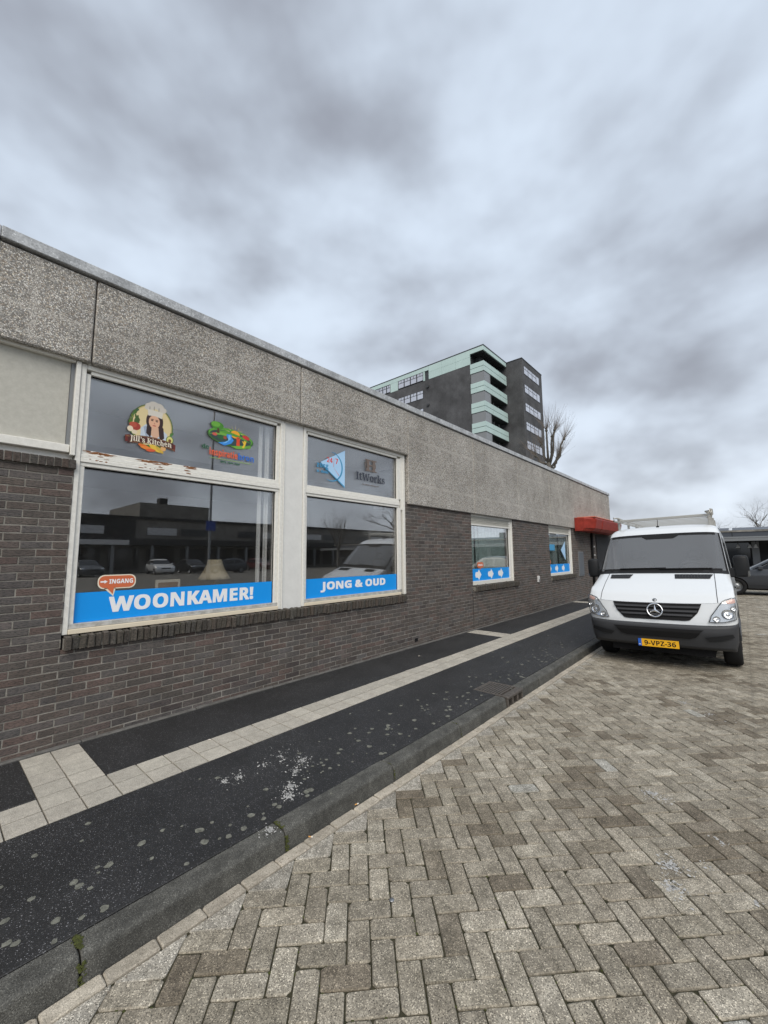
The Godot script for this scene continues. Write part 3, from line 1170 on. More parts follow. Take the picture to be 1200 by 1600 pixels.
func build_building() -> void:
	var b := thing("brick_building", "long low brick building with pebbled concrete fascia, white shop windows and red canopy", "building")
	var g := RandomNumberGenerator.new()
	g.seed = 401
	# ---- solid stretches of the front, [z high, z low, y top]; holes are the windows
	var wall := [[8.0, -0.872, 2.47], [-0.872, -5.862, 0.828], [-5.862, -8.262, 2.64], [-8.262, -10.535, 0.828], [-10.535, -13.215, 2.64], [-13.215, -15.55, 0.828], [-15.55, -21.2, 3.0]]
	var backs := st_new()
	for w in wall:
		box(backs, Vector3(-0.16, -0.3, w[1]), Vector3(-0.0045, w[2] - 0.001, w[0] - (0.0 if w[0] > 7.0 else 0.0005)))
	mi("mortar_wall", fin(backs), M.mortar, b)
	var rects := []
	for w in wall:
		var zc := [float(w[0]), float(w[1])]
		var i := 0
		while COURSE0 + i * COURSE < w[2] - 0.012:
			var y0 := COURSE0 + i * COURSE + 0.005
			var y1 := minf(y0 + COURSE - 0.010, w[2])
			var off := BRICK * 0.5 if i % 2 else 0.0
			var n := floori((w[1] - 0.757 - off) / BRICK) - 1
			while true:
				var za := -0.757 + off + n * BRICK + 0.005
				var zb := za + BRICK - 0.010
				n += 1
				if za > w[0]:
					break
				var qa := maxf(za, w[1] + (0.0 if za < w[1] else 0.0))
				var qb := minf(zb, w[0])
				if qb - qa < 0.02:
					continue
				rects.append([y0, y1, qa, qb])
			i += 1
	var list := []
	for r in rects:
		var p := Vector3(0, (r[0] + r[1]) / 2, (r[2] + r[3]) / 2)
		if p.y < -0.01 and p.y < 0.0:
			p.y = p.y
		list.append([shows(p, Vector3.RIGHT) * (r[3] - r[2]), p, r])
	list.sort_custom(func(x, y): return x[0] > y[0])
	for i in 300:
		var e: Array = list[i]
		var r: Array = e[2]
		var o := mi("brick", brick_mesh(r[3] - r[2], r[1] - r[0], 0.095, 100 + i, brick_tone(g)), M.brick, b, e[1] + Vector3(g.randf_range(-0.002, 0.002), 0, 0))
		o.rotation = Vector3(g.randfn(0, 0.004), g.randfn(0, 0.004), 0)
	var sets := []
	for q in 6:
		sets.append([])
	for i in range(300, list.size()):
		sets[g.randi() % 6].append(list[i])
	for q in 6:
		var mm := MultiMesh.new()
		mm.transform_format = MultiMesh.TRANSFORM_3D
		mm.use_colors = true
		mm.mesh = brick_mesh(0.2087, 0.0573, 0.095, 40 + q, Color.WHITE)
		mm.instance_count = sets[q].size()
		for i in sets[q].size():
			var e: Array = sets[q][i]
			var r: Array = e[2]
			mm.set_instance_transform(i, Transform3D(Basis.from_scale(Vector3(1, (r[1] - r[0]) / 0.0573, (r[3] - r[2]) / 0.2087)), e[1] + Vector3(g.randf_range(-0.002, 0.002), 0, 0)))
			mm.set_instance_color(i, brick_tone(g))
		var o := MultiMeshInstance3D.new()
		o.name = "brickwork"
		o.multimesh = mm
		o.material_override = M.brick
		o.set_meta("kind", "stuff")
		b.add_child(o, true)
	# ---- bricks on edge: cap of the wall left of the windows, and the window sills
	var z := 3.0
	while z > -0.86:
		var l := 0.0555
		mi("capping_brick", brick_mesh(l - 0.008, 0.083, 0.13, g.randi() % 5000, brick_tone(g) * 0.85, 1.6), M.old_brick, b, Vector3(0.030 + g.randf_range(-0.004, 0.004), 2.5125, z - l * 0.5)).rotation.x = g.randfn(0, 0.02)
		z -= l
	mi("capping_mortar", box_mesh(Vector3(-0.1, 2.472, -0.868), Vector3(0.022, 2.552, 3.0)), M.mortar, b)
	for sl in [[-0.885, -5.79, 1.0], [-8.34, -10.70, 0.55], [-13.29, -15.75, 0.5]]:
		mi("sill_mortar", box_mesh(Vector3(-0.11, 0.829, sl[1] + 0.004), Vector3(0.016, 0.925, sl[0] - 0.004)), M.mortar, b)
		z = sl[0]
		while z > sl[1] + 0.04:
			var l := 0.0585
			var tone := brick_tone(g).lerp(Color(0.16, 0.15, 0.125), 0.4)
			var o := mi("sill_brick", brick_mesh(l - 0.014, 0.116, 0.19, g.randi() % 5000, tone, 2.4), M.old_brick, b, Vector3(0.050 + g.randf_range(-0.013, 0.012), 0.884 + g.randf_range(-0.007, 0.006), z - l * 0.5))
			o.rotation = Vector3(g.randfn(0, 0.05), g.randfn(0, 0.05), -0.10 + g.randfn(0, 0.04))
			z -= l
		# crumbs of moss along the sill
		var mm := MultiMesh.new()
		mm.transform_format = MultiMesh.TRANSFORM_3D
		mm.mesh = sphere_bits(0.007, 21)
		mm.instance_count = int(absf(sl[0] - sl[1]) * 46)
		for i in mm.instance_count:
			var sc := g.randf_range(0.25, 1.0)
			mm.set_instance_transform(i, Transform3D(Basis(Vector3.UP, g.randf() * 6).scaled(Vector3(sc, sc * 0.7, sc)), Vector3(g.randf_range(0.0, 0.055), 0.938, lerpf(sl[0], sl[1], g.randf()))))
		var mo := MultiMeshInstance3D.new()
		mo.name = "sill_moss"
		mo.multimesh = mm
		mo.material_override = M.moss
		mo.set_meta("kind", "stuff")
		b.add_child(mo, true)
	# ---- fascia panels
	var joints := [6.5, 4.01, 1.535, -0.94, -3.416, -5.886, -8.362, -10.837, -13.312, -15.788, -18.264, -21.2]
	for i in joints.size() - 1:
		var a: float = joints[i]
		var c: float = joints[i + 1]
		var low := 3.522 if a > -5.0 else 2.597
		var q := st_new()
		cbox(q, Vector3(-0.14, low, c + 0.006), Vector3(0.05 + g.randf_range(-0.003, 0.003), 4.37, a - 0.006), 0.012)
		mi("fascia_panel", fin(q), M.fascia_pebble, b)
	mi("fascia_return", box_mesh(Vector3(-8.0, 2.9, -21.32), Vector3(0.04, 4.37, -21.202), 0.01), M.fascia_pebble, b)
	mi("fascia_backing", box_mesh(Vector3(-0.2, 3.45, -21.19), Vector3(-0.142, 4.36, 6.4)), M.room_plaster, b)
	# ---- zinc cap, in lengths
	var cuts := [6.5, 2.8, -0.235, -3.36, -6.4, -9.45, -12.5, -15.6, -18.5, -21.3]
	for i in cuts.size() - 1:
		var q := st_new()
		var lift := 0.0 if i % 2 else 0.003
		cbox(q, Vector3(-0.3, 4.388, cuts[i + 1] + 0.001), Vector3(0.078 + lift, 4.492 + lift, cuts[i] - 0.001), 0.006)
		mi("roof_edge_cap", fin(q), M.roof_zinc, b)
	mi("cap_batten", box_mesh(Vector3(-0.28, 4.366, -21.25), Vector3(-0.01, 4.389, 6.4)), M.wood, b)
	mi("roof", box_mesh(Vector3(-9.0, 4.25, -21.3), Vector3(-0.301, 4.40, 8.0)), M.grey_wall, b)
	mi("rear_wall", box_mesh(Vector3(-9.0, -0.3, -21.3), Vector3(-8.85, 4.25, 8.0)), M.grey_wall, b)
	mi("end_wall", box_mesh(Vector3(-8.84, -0.3, -21.3), Vector3(-0.165, 4.25, -21.18)), M.grey_wall, b)
	mi("side_wall", box_mesh(Vector3(-8.84, -0.3, 7.85), Vector3(-0.165, 4.25, 7.99)), M.grey_wall, b)
	# ---- white soffit strips above the windows, boarded light left of the first window
	for e in [[-0.875, -5.86]]:
		mi("lintel_board", box_mesh(Vector3(-0.2, 3.521, e[1]), Vector3(-0.022, 3.56, e[0]), 0.002), M.frame_paint, b)
	var inf := sub("boarded_light", b)
	inf.set_meta("label", "weathered beige board panel in a white frame above the brick cap")
	mi("board", box_mesh(Vector3(-0.085, 2.70, -0.80), Vector3(-0.055, 3.50, 3.0)), M.infill_board, inf)
	var fr := st_new()
	cbox(fr, Vector3(-0.11, 2.625, -0.83), Vector3(-0.018, 2.698, 3.0), 0.004)
	cbox(fr, Vector3(-0.11, 2.60, -0.872), Vector3(0.004, 3.52, -0.834), 0.004)
	cbox(fr, Vector3(-0.11, 3.502, -0.83), Vector3(-0.004, 3.535, 3.0), 0.004)
	mi("frame", fin(fr), M.frame_paint, inf)
	mi("gasket", box_mesh(Vector3(-0.075, 2.70, -0.833), Vector3(-0.045, 3.50, -0.803)), M.steel_grey, inf)
	mi("sub_sill", box_mesh(Vector3(-0.12, 2.553, -0.868), Vector3(-0.075, 2.622, 3.0)), M.frame_paint, inf)
	# ---- pier between the two shop windows
	mi("pier_panel", box_mesh(Vector3(-0.1, 0.945, -3.522), Vector3(-0.028, 3.52, -3.205), 0.003), M.panel_paint, b)
	var tr := st_new()
	cbox(tr, Vector3(-0.06, 0.95, -3.204), Vector3(-0.012, 3.50, -3.186), 0.003)
	mi("pier_bead", fin(tr), M.frame_paint, b)
	shop_window(b, -0.876, -3.184, 0)
	shop_window(b, -3.526, -5.858, 1)
	small_window(b, -8.265, -10.53, 0)
	small_window(b, -13.22, -15.545, 1)
	# ---- brick jamb returns beside the windows
	for e in [[-5.862, -5.866]]:
		pass
	# ---- red canopy over the entrance
	var can := sub("entrance_canopy", b)
	can.set_meta("label", "red sheet metal canopy with tapered ends")
	var sec := [Vector2(0.03, 2.99), Vector2(0.62, 2.97), Vector2(0.66, 2.93), Vector2(0.60, 2.60), Vector2(0.50, 2.50), Vector2(0.03, 2.50)]
	var cs := st_new()
	var stations := [[-15.75, 0.55], [-15.80, 0.62], [-16.25, 1.0], [-17.1, 1.0], [-17.13, 1.03], [-17.17, 1.03], [-17.2, 1.0], [-20.3, 1.0], [-20.9, 0.62], [-20.95, 0.55]]
	for i in stations.size() - 1:
		for k in sec.size():
			var a: Vector2 = sec[k]
			var c: Vector2 = sec[(k + 1) % sec.size()]
			var f := func(p: Vector2, st: Array) -> Vector3:
				return Vector3(0.06 + (p.x - 0.03) * st[1], p.y, st[0])
			oquad(cs, f.call(a, stations[i]), f.call(c, stations[i]), f.call(c, stations[i + 1]), f.call(a, stations[i + 1]), Vector3(0.3, 2.75, (stations[i][0] + stations[i + 1][0]) / 2))
	for st in [stations[0], stations[-1]]:
		for k in range(1, sec.size() - 1):
			otri(cs, Vector3(0.06, sec[0].y, st[0]), Vector3(0.06 + (sec[k].x - 0.03) * st[1], sec[k].y, st[0]), Vector3(0.06 + (sec[k + 1].x - 0.03) * st[1], sec[k + 1].y, st[0]), Vector3(0.3, 2.75, -18.3))
	mi("sheet", fin(cs), M.red_sheet, can)
	var lip := st_new()
	cbox(lip, Vector3(0.05, 2.985, -20.6), Vector3(0.67, 3.03, -16.1), 0.01)
	mi("top_lip", fin(lip), plain("canopy_lip", lin(0.55, 0.16, 0.10), 0.5), can)
	# ---- pipe, meter box, wall socket, door
	mi("downpipe", tube_mesh([Vector3(0.06, 2.5, -17.9), Vector3(0.06, 1.35, -17.9), Vector3(0.06, 0.0, -17.9)], 0.045, 10), M.rubber, b)
	mi("pipe_bracket", box_mesh(Vector3(0.0, 1.92, -18.02), Vector3(0.13, 1.98, -17.93), 0.01), M.shop_white, b)
	mi("pipe_bracket", box_mesh(Vector3(0.0, 1.58, -18.02), Vector3(0.13, 1.64, -17.93), 0.01), M.shop_white, b)
	var mb := sub("meter_cupboard", b)
	mi("door", box_mesh(Vector3(0.0, 0.86, -16.72), Vector3(0.035, 1.72, -16.18), 0.006), plain("meter_grey", lin(0.11, 0.125, 0.145), 0.6), mb)
	mi("frame", box_mesh(Vector3(-0.01, 0.83, -16.75), Vector3(0.018, 1.75, -16.15), 0.004), M.steel_grey, mb)
	var so := sub("wall_socket", b)
	mi("housing", box_mesh(Vector3(-0.01, 0.83, -12.17), Vector3(0.045, 1.02, -12.06), 0.012), M.shop_white, so)
	mi("flap", box_mesh(Vector3(0.045, 0.86, -12.15), Vector3(0.058, 0.93, -12.08), 0.006), M.steel_grey, so)
	mi("entrance_door", box_mesh(Vector3(0.004, 0.02, -20.9), Vector3(0.03, 2.45, -18.7), 0.006), M.dark_wall, b)
	# ---- small vent hole in the foot of the wall, and a settlement joint
	mi("air_brick", box_mesh(Vector3(-0.02, 0.075, -6.16), Vector3(0.004, 0.135, -6.07)), M.rubber, b)
	mi("movement_joint", box_mesh(Vector3(-0.03, 0.03, -8.246), Vector3(0.002, 0.83, -8.237)), M.rubber, b)


func frame_bar(s: SurfaceTool, x0: float, x1: float, y0: float, y1: float, za: float, zb: float, b := 0.004) -> void:
	cbox(s, Vector3(x0, y0, minf(za, zb)), Vector3(x1, y1, maxf(za, zb)), b)


# layered insulating glass: every face mirrors a little of the street
func pane_mesh(x: float, y0: float, y1: float, za: float, zb: float) -> ArrayMesh:
	var s := st_new()
	for dx in [0.0, -0.009, -0.018, -0.027, -0.036]:
		box(s, Vector3(x + dx - 0.004, y0, minf(za, zb)), Vector3(x + dx, y1, maxf(za, zb)))
	return fin(s)


func shop_window(b: Node3D, za: float, zb: float, which: int) -> void:
	var w := sub("shop_window", b)
	w.set_meta("label", ["wide white window with rust stains and two round picture stickers", "white window beside the pier with a clock triangle sticker"][which])
	var ga := za - 0.084
	var gb := zb + 0.099 if which == 0 else zb + 0.203
	var f := st_new()
	# outer frame
	frame_bar(f, -0.11, -0.012, 0.955, 3.515, za, za - 0.042)
	frame_bar(f, -0.11, -0.014, 0.955, 3.515, zb, zb + (0.048 if which == 0 else 0.06))
	frame_bar(f, -0.11, -0.016, 3.47, 3.517, za - 0.043, zb + 0.05)
	if which == 1:
		frame_bar(f, -0.11, -0.030, 2.48, 3.515, zb + 0.061, zb + 0.105, 0.004)
	# inner frame of each light
	for l in [[1.045, 2.515], [2.675, 3.43]]:
		var y0: float = l[0]
		var y1: float = l[1]
		frame_bar(f, -0.11, -0.034, y0 - 0.004, y1 + 0.004, za - 0.0425, ga)
		frame_bar(f, -0.11, -0.034, y0 - 0.004, y1 + 0.004, zb + (0.0485 if which == 0 else 0.106), gb)
	frame_bar(f, -0.11, -0.034, 3.43, 3.469, ga + 0.001, gb - 0.001)
	mi("frame", fin(f), M.frame_paint, w)
	var t := st_new()
	for k in [[2.516, 2.553, -0.030], [2.554, 2.596, -0.018], [2.597, 2.634, -0.024], [2.635, 2.674, -0.034]]:
		frame_bar(t, -0.11, k[2], k[0], k[1], ga + 0.04, gb - 0.05, 0.004)
	mi("transom", fin(t), M.frame_paint, w)
	var r := st_new()
	frame_bar(r, -0.11, -0.022, 1.000, 1.044, ga + 0.04, gb - 0.05, 0.003)
	mi("bottom_rail", fin(r), M.aluminium_rail, w)
	var r2 := st_new()
	frame_bar(r2, -0.11, -0.004, 0.955, 0.998, ga + 0.04, gb - 0.05, 0.003)
	mi("sill_board", fin(r2), plain("sill_cream", lin(0.72, 0.64, 0.50), 0.6) if not M.has("sill_cream") else M["sill_cream"], w)
	mi("glass_pane", pane_mesh(-0.07, 1.035, 2.525, ga + 0.01, gb - 0.01), M.window_glass, w)
	mi("glass_pane", pane_mesh(-0.07, 2.665, 3.44, ga + 0.01, gb - 0.01), M.window_glass, w)
	var gk := st_new()
	for l in [[1.045, 2.515], [2.675, 3.43]]:
		frame_bar(gk, -0.075, -0.062, l[1] - 0.012, l[1], ga, gb, 0.002)
		frame_bar(gk, -0.075, -0.062, l[0], l[1] - 0.013, gb, gb + 0.010, 0.002)
	mi("gasket", fin(gk), M.rubber, w)
	# blue vinyl band with lettering
	mi("vinyl_band", box_mesh(Vector3(-0.0698, 1.046, gb + 0.011), Vector3(-0.0682, 1.32, ga - 0.001)), M.vinyl_blue, w)
	if which == 0:
		lettering(w, "WOONKAMER!", M.vinyl_white, -1.242, -2.800, 1.119, 1.262, -0.0672, 2.3)
		# speech bubble with arrow
		var bub := st_new()
		var poly := rounded_poly(1.145, 1.455, 1.352, 1.468, 0.05)
		slab(bub, poly, Vector3(-0.0668, 0, 0), Vector3(0, 0, -1), Vector3(0, 1, 0), Vector3(1, 0, 0), 0.0008)
		var tail := PackedVector2Array([Vector2(1.205, 1.36), Vector2(1.275, 1.36), Vector2(1.268, 1.288)])
		slab(bub, tail, Vector3(-0.0668, 0, 0), Vector3(0, 0, -1), Vector3(0, 1, 0), Vector3(1, 0, 0), 0.0007)
		var edge := st_new()
		slab(edge, rounded_poly(1.135, 1.465, 1.342, 1.478, 0.055), Vector3(-0.0674, 0, 0), Vector3(0, 0, -1), Vector3(0, 1, 0), Vector3(1, 0, 0), 0.0005)
		slab(edge, PackedVector2Array([Vector2(1.19, 1.35), Vector2(1.29, 1.35), Vector2(1.272, 1.268)]), Vector3(-0.0674, 0, 0), Vector3(0, 0, -1), Vector3(0, 1, 0), Vector3(1, 0, 0), 0.0005)
		mi("bubble_edge", fin(edge), M.vinyl_cream, w)
		mi("speech_bubble", fin(bub), M.vinyl_orange, w)
		lettering(w, "INGANG", M.vinyl_white, -1.232, -1.438, 1.392, 1.434, -0.0658, 1.6)
		arrow(w, 1.158, 1.218, 1.412, 0.017, -0.0658)
		chef_sticker(w)
		spring_sticker(w)
		# rust creeping from the transom screws
		var rg := RandomNumberGenerator.new()
		rg.seed = 66
		var q := st_new()
		for i in 150:
			var c: float = [1.03, 1.08, 1.13, 1.48, 1.53, 1.58, 1.66, 1.95][rg.randi() % 8] + rg.randfn(0, 0.03)
			var band := rg.randi() % 2 if rg.randf() < 0.72 else rg.randi() % 4
			var y: float = [2.662, 2.655, 2.622, 2.584][band] + rg.randfn(0, 0.006)
			var xx: float = [-0.034, -0.034, -0.024, -0.018][band]
			y = clampf(y, [2.642, 2.642, 2.602, 2.560][band], [2.670, 2.670, 2.630, 2.590][band])
			var hl := rg.randf_range(0.01, 0.06) * (1.0 if band < 2 else 0.7)
			var hh := rg.randf_range(0.0015, 0.008)
			var pl := PackedVector2Array()
			for k in 8:
				var a := TAU * k / 8
				pl.append(Vector2(c + cos(a) * hl * rg.randf_range(0.5, 1.0), y + sin(a) * hh * rg.randf_range(0.4, 1.0)))
			slab(q, pl, Vector3(xx + 0.0001 + 0.0000025 * i, 0, 0), Vector3(0, 0, -1), Vector3(0, 1, 0), Vector3(1, 0, 0), 0.0004)
		mi("rust_stain", fin(q), M.rust, w)
	else:
		lettering(w, "JONG & OUD", M.vinyl_white, -3.907, -5.336, 1.119, 1.262, -0.0672, 2.2)
		clock_sticker(w)
		works_sticker(w)


func rounded_poly(a: float, c: float, y0: float, y1: float, r: float) -> PackedVector2Array:
	var out := PackedVector2Array()
	for k in 4:
		var cx := (c - r) if k == 0 or k == 3 else (a + r)
		var cy := (y1 - r) if k < 2 else (y0 + r)
		for i in 5:
			var t := PI / 2 * k + PI / 2 * i / 4.0
			out.append(Vector2(cx + cos(t) * r, cy + sin(t) * r))
	return out


func font_of(bold: float, serif := false, slant := 0.0) -> Font:
	var f := SystemFont.new()
	f.font_names = PackedStringArray(["Droid Serif" if serif else "Droid Sans"])
	f.font_weight = 700
	var v := FontVariation.new()
	v.base_font = f
	v.variation_embolden = bold * 0.0
	if slant != 0.0:
		v.variation_transform = Transform2D(Vector2(1, 0), Vector2(slant, 1), Vector2.ZERO)
	return v


# raised flat letters that fill z from za to zb and y from y0 to y1, on a face turned to +x
func lettering(parent: Node, text: String, m: Material, za: float, zb: float, y0: float, y1: float, x: float, bold := 1.0, serif := false, slant := 0.0, tilt := 0.0) -> void:
	var t := TextMesh.new()
	t.text = text
	t.font = font_of(bold, serif, slant)
	t.font_size = 48
	t.pixel_size = 0.01
	t.depth = 0.02
	t.curve_step = 1.5
	var bb := t.get_aabb()
	var sx := (za - zb) / maxf(bb.size.x, 0.001)
	var sy := (y1 - y0) / maxf(bb.size.y, 0.001)
	var o := MeshInstance3D.new()
	o.name = "lettering"
	o.mesh = t
	o.material_override = m
	var c := bb.get_center()
	var base := Basis(Vector3.RIGHT, 0.0) * Basis(Vector3.UP, PI / 2) * Basis(Vector3.BACK, tilt) * Basis.from_scale(Vector3(sx, sy, 0.05))
	o.transform = Transform3D(base, Vector3(x, (y0 + y1) / 2, (za + zb) / 2) - base * c)
	if bold > 1.1:
		var fat := SurfaceTool.new()
		var e := bb.size.y * 0.012 * bold
		for k in [Vector3(0, 0, 0), Vector3(e, e, 0.002), Vector3(-e, e, 0.004), Vector3(e, -e, 0.006), Vector3(-e, -e, 0.008)]:
			fat.append_from(t, 0, Transform3D(Basis(), k))
		o.mesh = fat.commit()
	parent.add_child(o, true)


func arrow(parent: Node, a: float, c: float, y: float, h: float, x: float, m: Material = null) -> void:
	var s := st_new()
	var mid := lerpf(a, c, 0.55)
	var poly := PackedVector2Array([Vector2(a, y - h * 0.42), Vector2(mid, y - h * 0.42), Vector2(mid, y - h), Vector2(c, y), Vector2(mid, y + h), Vector2(mid, y + h * 0.42), Vector2(a, y + h * 0.42)])
	slab(s, poly, Vector3(x, 0, 0), Vector3(0, 0, -1), Vector3(0, 1, 0), Vector3(1, 0, 0), 0.001)
	mi("arrow", fin(s), m if m else M.vinyl_white, parent)


# ---- painted print: a small canvas with ellipses and polygons
func canvas(w: int, h: int) -> Image:
	var im := Image.create_empty(w, h, false, Image.FORMAT_RGBA8)
	im.fill(Color(0.3, 0.3, 0.25, 0.0))
	return im


func oval(im: Image, cx: float, cy: float, rx: float, ry: float, c: Color, turn := 0.0, ring := 0.0) -> void:
	var r := maxf(rx, ry)
	for y in range(maxi(0, int(cy - r)), mini(im.get_height(), int(cy + r) + 1)):
		for x in range(maxi(0, int(cx - r)), mini(im.get_width(), int(cx + r) + 1)):
			var u := ((x - cx) * cos(turn) + (y - cy) * sin(turn)) / rx
			var v := (-(x - cx) * sin(turn) + (y - cy) * cos(turn)) / ry
			var q := u * u + v * v
			if q <= 1.0 and (ring == 0.0 or q >= (1.0 - ring) * (1.0 - ring)):
				im.set_pixel(x, y, c)


func blot(im: Image, pts: Array, c: Color) -> void:
	var poly := PackedVector2Array(pts)
	var lo := poly[0]
	var hi := poly[0]
	for p in poly:
		lo = lo.min(p)
		hi = hi.max(p)
	for y in range(maxi(0, int(lo.y)), mini(im.get_height(), int(hi.y) + 1)):
		for x in range(maxi(0, int(lo.x)), mini(im.get_width(), int(hi.x) + 1)):
			if Geometry2D.is_point_in_polygon(Vector2(x, y), poly):
				im.set_pixel(x, y, c)


func print_mat(called: String, im: Image) -> StandardMaterial3D:
	var m := plain(called, Color.WHITE, 0.45)
	m.albedo_texture = tex(im)
	m.transparency = BaseMaterial3D.TRANSPARENCY_ALPHA_SCISSOR
	m.alpha_scissor_threshold = 0.5
	return m


func print_sheet(parent: Node, called: String, m: Material, za: float, zb: float, y0: float, y1: float, x: float) -> void:
	var s := SurfaceTool.new()
	s.begin(Mesh.PRIMITIVE_TRIANGLES)
	for k in [[0, 1], [0, 0], [1, 0], [0, 1], [1, 0], [1, 1]]:
		s.set_uv(Vector2(k[0], k[1]))
		s.set_normal(Vector3.RIGHT)
		s.add_vertex(Vector3(x, lerpf(y1, y0, k[1]), lerpf(za, zb, k[0])))
	mi(called, s.commit(), m, parent)


func chef_sticker(w: Node3D) -> void:
	var im := canvas(256, 300)
	var green := Color(0.25, 0.36, 0.16)
	var g := RandomNumberGenerator.new()
	g.seed = 3
	oval(im, 128, 148, 108, 122, Color(0.34, 0.42, 0.22))
	oval(im, 128, 148, 102, 116, Color(0.75, 0.68, 0.45))
	oval(im, 128, 148, 97, 111, Color(0.86, 0.79, 0.60))
	for i in 60:                                             # leaves round the rim
		var a := g.randf_range(0.1, PI - 0.1) if i < 44 else g.randf_range(PI * 0.95, PI * 1.25)
		oval(im, 128 + cos(a) * 104, 150 + sin(a) * 112, g.randf_range(7, 14), g.randf_range(4, 7), Color(g.randf_range(0.2, 0.42), g.randf_range(0.34, 0.52), g.randf_range(0.12, 0.26)), g.randf() * PI)
	for i in 9:
		oval(im, 40 + g.randf() * 22, 112 + i * 4, 5, 14, green, g.randf_range(-0.6, 0.6))
	oval(im, 46, 166, 26, 22, Color(0.62, 0.23, 0.17))       # red onion, garlic, mushrooms
	oval(im, 36, 160, 18, 15, Color(0.70, 0.31, 0.22))
	oval(im, 24, 184, 14, 15, Color(0.90, 0.84, 0.74))
	oval(im, 44, 198, 13, 12, Color(0.86, 0.80, 0.70))
	# coat, neck, hair, face
	blot(im, [Vector2(72, 232), Vector2(74, 168), Vector2(98, 142), Vector2(132, 160), Vector2(168, 146), Vector2(206, 178), Vector2(212, 232)], Color(0.76, 0.80, 0.85))
	blot(im, [Vector2(100, 150), Vector2(112, 230), Vector2(104, 230), Vector2(86, 160)], Color(0.62, 0.67, 0.74))
	oval(im, 140, 120, 43, 58, Color(0.20, 0.12, 0.11))
	blot(im, [Vector2(104, 120), Vector2(100, 190), Vector2(122, 212), Vector2(130, 150)], Color(0.18, 0.11, 0.10))
	blot(im, [Vector2(160, 110), Vector2(186, 150), Vector2(192, 204), Vector2(172, 220), Vector2(158, 170)], Color(0.20, 0.12, 0.12))
	blot(im, [Vector2(126, 150), Vector2(160, 150), Vector2(166, 196), Vector2(146, 222), Vector2(124, 198)], Color(0.84, 0.68, 0.57))
	oval(im, 138, 122, 28, 37, Color(0.87, 0.68, 0.56))
	oval(im, 127, 116, 6, 3, Color(0.20, 0.12, 0.10))
	oval(im, 150, 117, 6, 3, Color(0.20, 0.12, 0.10))
	oval(im, 127, 109, 8, 2, Color(0.25, 0.15, 0.12), -0.1)
	oval(im, 150, 110, 8, 2, Color(0.25, 0.15, 0.12), 0.1)
	oval(im, 139, 130, 3, 5, Color(0.77, 0.55, 0.45))
	oval(im, 139, 143, 9, 3, Color(0.70, 0.30, 0.27))
	# hat
	for e in [[112, 44, 24], [132, 32, 26], [158, 36, 25], [178, 50, 20], [100, 54, 14]]:
		oval(im, e[0], e[1] - 4, e[2], e[2] * 0.8, Color(0.80, 0.78, 0.74))
	for e in [[112, 52, 14], [134, 46, 12], [158, 50, 13]]:
		oval(im, e[0], e[1], 3, e[2], Color(0.62, 0.60, 0.57))
	blot(im, [Vector2(102, 56), Vector2(180, 60), Vector2(176, 96), Vector2(140, 88), Vector2(106, 92)], Color(0.84, 0.82, 0.78))
	# vegetables and ribbon
	for e in [[94, 266, 30, 9, Color(0.84, 0.42, 0.16), 0.25], [110, 274, 34, 9, Color(0.90, 0.52, 0.20), 0.1], [150, 268, 34, 13, Color(0.88, 0.74, 0.25), 0.5], [172, 272, 26, 9, Color(0.80, 0.66, 0.25), 0.7], [190, 262, 14, 14, Color(0.86, 0.66, 0.42), 0.0], [128, 282, 24, 8, Color(0.84, 0.36, 0.20), -0.1]]:
		oval(im, e[0], e[1], e[2], e[3], e[4], e[5])
	oval(im, 222, 206, 20, 22, Color(0.33, 0.45, 0.18))
	oval(im, 222, 206, 16, 19, Color(0.84, 0.82, 0.50))
	oval(im, 222, 210, 8, 9, Color(0.45, 0.28, 0.12))
	blot(im, [Vector2(2, 222), Vector2(24, 216), Vector2(30, 252), Vector2(4, 256)], Color(0.42, 0.15, 0.12))
	blot(im, [Vector2(230, 222), Vector2(254, 230), Vector2(252, 268), Vector2(226, 256)], Color(0.42, 0.15, 0.12))
	var top := []
	var bot := []
	for i in 13:
		var t := i / 12.0
		top.append(Vector2(16 + 226 * t, 222 - 14 * sin(PI * t)))
		bot.push_front(Vector2(16 + 226 * t, 262 - 14 * sin(PI * t)))
	blot(im, top + bot, Color(0.30, 0.13, 0.11))
	for i in 12:
		for p in [0, 1]:
			var q: Vector2 = top[i] if p == 0 else bot[i]
			oval(im, q.x, q.y + (4 if p == 0 else -4), 10, 1.4, Color(0.62, 0.48, 0.30))
	print_sheet(w, "chef_sticker", print_mat("chef_print", im), -1.282, -1.790, 2.757, 3.352, -0.0672)
	lettering(w, "Jill's Kitchen", M.vinyl_cream, -1.335, -1.745, 2.848, 2.925, -0.0662, 0.5, true, -0.25)


